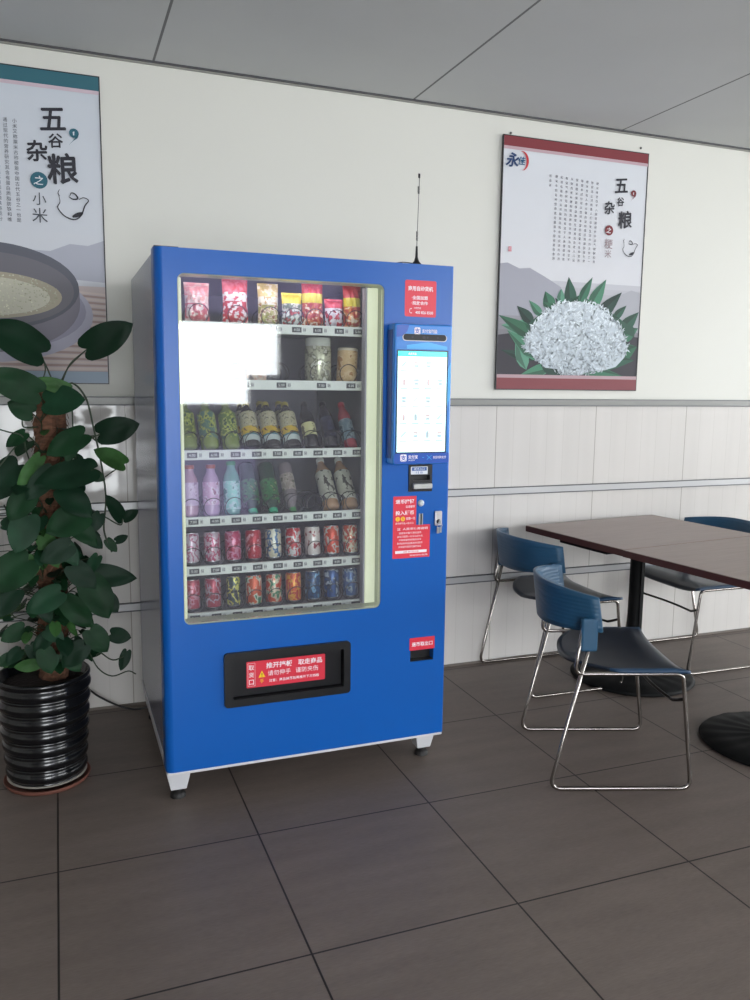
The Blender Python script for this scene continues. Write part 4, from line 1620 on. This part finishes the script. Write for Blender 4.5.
# (base pixel, tip pixel, width in pixels, depth of base, depth of tip, shade)
LV = [((20, 650), (6, 664), 16, 2.95, 2.93, 0), ((66, 652), (80, 672), 20, 2.94, 2.92, 1), ((30, 645), (40, 662), 16, 2.94, 2.93, 0), ((74, 640), (88, 660), 18, 2.96, 2.95, 0), ((54, 655), (46, 672), 16, 2.93, 2.92, 2), ((12, 656), (-4, 666), 14, 2.95, 2.94, 1),
      ((41, 353), (-14, 321), 44, 2.98, 2.94, 0), ((87, 349), (132, 324), 34, 2.98, 2.92, 0), ((38, 393), (-16, 372), 34, 2.92, 2.86, 1), ((68, 389), (33, 379), 16, 2.95, 2.93, 3),
      ((46, 402), (84, 398), 36, 2.94, 2.90, 2), ((32, 413), (8, 402), 24, 2.96, 2.94, 1), ((100, 434), (139, 424), 30, 3.00, 2.96, 0), ((124, 464), (95, 449), 22, 3.0, 2.97, 3),
      ((84, 434), (46, 454), 28, 2.93, 2.90, 1), ((76, 441), (66, 462), 14, 2.93, 2.90, 1), ((25, 433), (6, 446), 15, 2.98, 2.95, 1), ((92, 470), (34, 482), 34, 2.90, 2.86, 0),
      ((86, 462), (98, 466), 12, 2.97, 2.96, 0), ((76, 456), (84, 463), 9, 2.97, 2.96, 0), ((90, 473), (105, 480), 14, 2.95, 2.94, 1), ((122, 519), (107, 495), 17, 2.99, 2.97, 0),
      ((124, 519), (138, 510), 13, 2.99, 2.98, 0), ((40, 457), (17, 488), 16, 2.93, 2.9, 3), ((18, 465), (-14, 500), 36, 2.95, 2.9, 0), ((28, 516), (16, 553), 32, 2.90, 2.86, 2),
      ((44, 537), (58, 568), 22, 2.93, 2.9, 3), ((84, 514), (46, 532), 36, 2.88, 2.84, 1), ((28, 560), (-14, 590), 40, 2.90, 2.85, 1), ((84, 574), (137, 578), 27, 2.95, 2.92, 0),
      ((88, 580), (110, 618), 36, 2.92, 2.88, 1), ((24, 628), (1, 641), 20, 2.95, 2.92, 1), ((100, 514), (90, 534), 16, 2.95, 2.93, 0), ((84, 532), (103, 548), 18, 2.94, 2.92, 0),
      ((116, 541), (128, 536), 10, 3.0, 2.99, 0), ((107, 540), (117, 552), 11, 3.0, 2.99, 1), ((111, 634), (131, 638), 19, 2.98, 2.96, 0), ((127, 651), (121, 671), 13, 3.0, 2.98, 0),
      ((90, 630), (108, 652), 26, 2.95, 2.93, 1), ((38, 664), (14, 668), 15, 2.93, 2.92, 3), ((44, 650), (52, 674), 22, 2.92, 2.9, 1), ((84, 645), (62, 668), 24, 2.93, 2.92, 0),
      ((46, 630), (64, 640), 18, 2.94, 2.92, 2), ((50, 634), (33, 652), 18, 2.94, 2.92, 0), ((62, 490), (92, 516), 30, 2.90, 2.86, 0), ((30, 492), (8, 520), 28, 2.90, 2.87, 1),
      ((70, 545), (40, 562), 26, 2.88, 2.86, 0), ((60, 592), (26, 612), 28, 2.90, 2.87, 2), ((66, 600), (92, 628), 26, 2.90, 2.87, 1), ((40, 598), (50, 624), 18, 2.91, 2.89, 0),
      ((104, 595), (118, 612), 20, 2.98, 2.96, 0), ((72, 566), (96, 590), 26, 2.92, 2.9, 0), ((16, 590), (-8, 618), 26, 2.94, 2.9, 0), ((52, 470), (26, 500), 24, 2.90, 2.87, 0),
      ((70, 520), (98, 545), 24, 2.90, 2.88, 1), ((34, 560), (12, 585), 24, 2.92, 2.9, 3), ((98, 556), (86, 575), 14, 2.95, 2.94, 2), ((60, 540), (78, 566), 20, 2.9, 2.88, 2)]
K_ = 1 / 268.0
for (b0, t0, w, yb, yt_, mi) in LV:
    p, q = at(b0[0], b0[1], yb), at(t0[0], t0[1], yt_)
    wm = 0.86 * w * K_ * (yb / 3.05)
    leaf(p, q, wm, (rl_.uniform(-.2, .2), -1, rl_.uniform(0.0, 0.6)), mi)
    # petiole back to the pole
    zc_ = max(0.42, min(1.42, p.z - rl_.uniform(0.04, 0.10)))
    cx = -0.046 + 0.026 * (zc_ - 0.4)
    if abs(p.x - cx) < 0.16 or p.z > 1.25:
        stem([(cx + (0.03 if p.x > cx else -0.03), PY - 0.04, zc_), (p.x * 0.5 + cx * 0.5, (PY + yb) / 2 - 0.02, (p.z + zc_) / 2 + 0.0), p], 0.0022)
# filler foliage all round the pole
for k in range(185):
    z = rl_.uniform(0.42, 1.30)
    if z > 1.15 and rl_.random() < 0.6:
        z = rl_.uniform(0.45, 1.1)
    a = rl_.uniform(-PI, PI)
    cx = -0.046 + 0.026 * (z - 0.4)
    rr_ = rl_.uniform(0.06, 0.17) if z < 1.15 else rl_.uniform(0.06, 0.10)
    spread = 0.7 if math.cos(a) > 0 else 1.35
    p = Vector((cx + rr_ * math.cos(a) * spread, PY + rr_ * math.sin(a), z))
    out = Vector((math.cos(a), math.sin(a) - 0.3, rl_.uniform(-1.3, 0.2))).normalized()
    L = rl_.uniform(0.035, 0.072)
    nn = Vector((math.cos(a) * 0.6 + rl_.uniform(-.3, .3), math.sin(a) * 0.6 - 0.5, 0.7))
    leaf(p, p + out * L, L * rl_.uniform(0.7, 0.9), nn, rl_.choice([0, 0, 1, 1, 2, 3]))
    stem([(cx + 0.045 * math.cos(a), PY + 0.045 * math.sin(a), z - 0.03), (p + Vector((cx + 0.045 * math.cos(a), PY + 0.045 * math.sin(a), z))) / 2, p], 0.0018)
# long trailing vines
stem([at(62, 395, 3.0), at(72, 383, 2.98), at(86, 398, 2.99), at(93, 425, 3.0), at(101, 462, 3.0), at(106, 498, 3.0), at(104, 530, 3.0), at(112, 552, 3.0)], 0.0035)
stem([at(52, 380, 2.99), at(47, 368, 2.98), at(41, 356, 2.98)], 0.0028)
stem([at(62, 382, 2.99), at(70, 364, 2.98), at(85, 351, 2.98)], 0.0026)
stem([at(97, 442, 3.0), at(90, 436, 3.0), at(84, 435, 2.95)], 0.0024)
stem([at(84, 436, 2.96), at(93, 436, 3.0), at(100, 435, 3.0)], 0.0024)
stem([at(105, 477, 3.0), at(112, 472, 3.0), at(121, 466, 3.0), at(124, 464, 3.0)], 0.0024)
stem([at(92, 510, 2.97), at(105, 517, 2.98), at(120, 525, 2.99), at(123, 519, 2.99)], 0.0026)
stem([at(22, 420, 2.97), at(24, 427, 2.97), at(38, 427, 3.02)], 0.0026)
stem([at(-6, 428, 2.95), at(8, 432, 2.96), at(22, 436, 2.97), at(26, 450, 2.98), at(30, 462, 3.0)], 0.0026)
stem([at(72, 406, 2.98), at(73, 430, 2.98), at(76, 460, 2.96)], 0.0024)
stem([at(-8, 476, 2.93), at(6, 458, 2.95), at(16, 446, 2.96)], 0.0024)
stem([at(86, 640, 2.96), at(100, 652, 2.97), at(113, 660, 2.98), at(126, 655, 3.0)], 0.0026)
stem([at(88, 650, 2.96), at(98, 668, 2.97), at(112, 676, 2.98), at(128, 671, 3.0), at(136, 674, 3.0)], 0.0024)
stem([at(96, 655, 2.97), at(106, 648, 2.98), at(110, 640, 2.98)], 0.0022)
stem([at(4, 505, 2.94), at(10, 516, 2.95), at(22, 520, 2.92)], 0.0024)
stem([at(16, 618, 2.95), at(10, 612, 2.95), at(6, 600, 2.94)], 0.0022)
FO.build('foliage', leafm, PL)
SM.build('vine_stems', mat('vine_stem', '2c3a26', rough=0.5, vary=0.2, vscale=20), PL)

# ------------------------------------------------------------------ tables
topm = mat('walnut_laminate', '8a776e', rough=0.38, vary=0.10, vscale=6, stretch=(1, 14, 1))
edgem = mat('dark_red_edge', '4a2622', rough=0.35)
ironm = mat('black_cast_iron', '0b0c0d', rough=0.65, spec=0.2)
TA = math.radians(6.5)
ex, ey = Vector((math.cos(TA), math.sin(TA), 0)), Vector((-math.sin(TA), math.cos(TA), 0))
TW, TD, TZ = 0.87, 0.676, 0.745


def table(label, nw, TW=0.87, TD=0.676, shift=0.0):
    """nw: far left corner"""
    c = Vector((nw[0], nw[1], 0)) + ex * TW / 2 - ey * TD / 2
    t = thing('dining_table', label, 'table', c, 'two dining tables pushed together')
    b = MB()
    b.box((-TW / 2 + 0.002, -TD / 2 + 0.002, TZ - 0.002), (TW / 2 - 0.002, TD / 2 - 0.002, TZ), 0)
    b.box((-TW / 2, -TD / 2, TZ - 0.030), (TW / 2, TD / 2, TZ - 0.002), 1)
    objs = []
    b.v = [c + v for v in b.v]
    objs.append(b.build('tabletop', [topm, edgem], t))
    top_c = c
    c = c + Vector((shift, 0, 0))
    b = MB()
    b.lathe([(0.034, 0.03), (0.034, TZ - 0.045)], c, 20)
    b.box((c.x - 0.010, c.y - 0.040, 0.03), (c.x + 0.010, c.y + 0.040, TZ - 0.045))
    objs.append(b.build('post', ironm, t))
    b = MB()
    n = 72
    prof = [(0.290, 0.0), (0.300, 0.008), (0.285, 0.020), (0.20, 0.028), (0.10, 0.036), (0.045, 0.052), (0.036, 0.07)]
    vv, ff = [], []
    for (r, z) in prof:
        for k in range(n):
            a = 2 * PI * k / n
            zz = z + (0.0025 if (k % 4) < 2 and 0.06 < r < 0.29 else 0)
            vv.append((c.x + r * math.cos(a), c.y + r * math.sin(a), zz))
    for i in range(len(prof) - 1):
        for k in range(n):
            ff.append((i * n + k, i * n + (k + 1) % n, (i + 1) * n + (k + 1) % n, (i + 1) * n + k))
    ff.append(tuple(reversed(range(n))))
    b.add(vv, ff, 0, True)
    objs.append(b.build('base_disc', ironm, t))
    b = MB()
    b.box((-0.30, -0.03, TZ - 0.046), (0.30, 0.03, TZ - 0.030), 0, bev=0.003)
    b.box((-0.03, -0.24, TZ - 0.046), (0.03, 0.24, TZ - 0.030), 0, bev=0.003)
    if shift == 0:
        b.box((-0.40, -0.20, TZ - 0.052), (-0.34, 0.12, TZ - 0.030), 0, bev=0.004)
    b.v = [c + v for v in b.v]
    objs.append(b.build('support_bracket', ironm, t))
    t.rotation_euler = (0, 0, TA)
    return t


NW = (2.180, 3.530)
table('brown laminate table by the wall, farther of the two pushed together', NW)
nw2 = Vector((NW[0], NW[1], 0)) - ey * (TD + 0.003) - ex * 0.006
table('brown laminate table nearer the camera, cut off by the right edge', (nw2.x, nw2.y), 0.90, 1.04, -0.06)

# ------------------------------------------------------------------ chairs
seatm = mat('dark_navy_shell', '18212e', rough=0.33, spec=0.5)
backm = mat('blue_ribbed_shell', '1f4c6a', rough=0.42, spec=0.5)
nt = backm.node_tree
g = nt.nodes.new('ShaderNodeTexCoord')
wv = nt.nodes.new('ShaderNodeTexWave')
wv.bands_direction = 'Z'
wv.inputs['Scale'].default_value = 22
bp = nt.nodes.new('ShaderNodeBump')
bp.inputs['Strength'].default_value = 0.3
bp.inputs['Distance'].default_value = 0.002
nt.links.new(g.outputs['Object'], wv.inputs['Vector'])
nt.links.new(wv.outputs['Fac'], bp.inputs['Height'])
nt.links.new(bp.outputs['Normal'], nt.nodes['Principled BSDF'].inputs['Normal'])
HW = 0.257


def shell(mb_, fn, nu, nv, th, mi=0):
    """thick double-sided sheet from fn(u, v) -> point, offset along its normal"""
    P0 = [[Vector(fn(i / nu, j / nv)) for i in range(nu + 1)] for j in range(nv + 1)]
    vv, back = [], []
    for j in range(nv + 1):
        for i in range(nu + 1):
            a = P0[j][min(nu, i + 1)] - P0[j][max(0, i - 1)]
            c = P0[min(nv, j + 1)][i] - P0[max(0, j - 1)][i]
            n_ = a.cross(c)
            n_ = n_.normalized() if n_.length > 1e-9 else Vector((0, 0, 1))
            vv.append(P0[j][i])
            back.append(P0[j][i] - n_ * th)
    W_ = nu + 1
    N_ = len(vv)
    ff = []
    for j in range(nv):
        for i in range(nu):
            a = j * W_ + i
            ff.append((a, a + 1, a + W_ + 1, a + W_))
            ff.append((N_ + a, N_ + a + W_, N_ + a + W_ + 1, N_ + a + 1))
    for i in range(nu):
        ff.append((i, N_ + i, N_ + i + 1, i + 1))
        a = nv * W_ + i
        ff.append((a, a + 1, N_ + a + 1, N_ + a))
    for j in range(nv):
        a = j * W_
        ff.append((a, a + W_, N_ + a + W_, N_ + a))
        a = j * W_ + nu
        ff.append((a, N_ + a, N_ + a + W_, a + W_))
    mb_.add(vv + back, ff, mi, True)


def make_chair(label):
    t = thing('stacking_chair', label, 'chair', group='blue sled-base chairs at the tables')
    for s in (-1, 1):
        y_ = s * HW
        b = MB()
        path = fillet([(0.128 - .25, y_, 0.61), (-0.006 - .25, y_, 0.009), (0.506 - .25, y_, 0.009), (0.452 - .25, y_, 0.437), (0.066 - .25, y_, 0.437), (0.088 - .25, y_, 0.61)],
                      [0, 0.035, 0.035, 0.028, 0.03, 0], 7)
        b.tube(path, 0.0075, 10)
        b.build('side_frame', chrome, t)
        b = MB()
        b.box((0.080 - .25, y_ - 0.011, 0.520), (0.140 - .25, y_ + 0.011, 0.64), 0, bev=0.008)
        b.build('back_socket', mat('blue_shell_smooth', '1f4c6a', rough=0.4), t)
    b = MB()
    pts = []
    for k in range(17):
        q = -1 + 2 * k / 16
        e = 1 - q * q
        pts.append((0.462 - .25 - 0.03 * e, q * HW, 0.345 - 0.030 * min(1, 2.2 * e)))
    b.tube(pts, 0.006, 8)
    b.build('stretcher', mat('dark_steel', '2a2624', rough=0.35, metal=0.7), t)
    b = MB()

    def seat(u, v):
        q = 2 * v - 1
        rear = 0.078 + 0.145 * abs(q) ** 2.5
        x = rear + (0.476 - rear) * u
        yy_ = q * 0.262
        z = 0.455 - 0.014 * (1 - q * q) * math.sin(PI * min(1, u * 1.1)) - 0.034 * max(0, (u - 0.72) / 0.28) ** 2 * (1 - abs(q) ** 4) - 0.03 * (1 - u) ** 3 * (1 - abs(q)) + 0.004
        z -= 0.006 * abs(q) ** 6
        return (x - .25, yy_, z)
    shell(b, seat, 18, 24, 0.012)
    for i, f in enumerate(b.f):
        if all(abs(b.v[k].y) > 0.2395 for k in f):
            b.m[i] = 1
    b.build('seat', [seatm, mat('seat_rim_blue', '1e3c58', rough=0.4)], t)
    b = MB()

    def back(u, v):
        q = 2 * u - 1
        x = -0.002 + 0.155 * abs(q) ** 2.4
        top = 0.738 - 0.024 * abs(q) ** 2.5
        bot = 0.572 + 0.02 * abs(q) ** 2
        z = bot + (top - bot) * v
        x -= 0.020 * (v - 0.3)
        return (x - .25, q * (HW + 0.004), z)
    shell(b, back, 24, 8, 0.012)
    b.build('backrest', backm, t)
    return t


ch = make_chair('blue plastic chair nearest the camera, tucked under the near table on chrome runners')
ch.location = (1.925, 2.519, 0)
ch.rotation_euler = (0, 0, math.radians(-19.5))
c2 = copy_tree(ch)
c2['label'] = 'blue chair against the wall at the left end of the far table'
c2.location = (2.255, 3.388, 0)
c2.rotation_euler = (0, 0, math.radians(-2.0))
c3 = copy_tree(ch)
c3['label'] = 'blue chair at the right side of the far table, partly hidden by its top'
c3.location = (3.172, 3.392, 0)
c3.rotation_euler = (0, 0, math.radians(178.5))
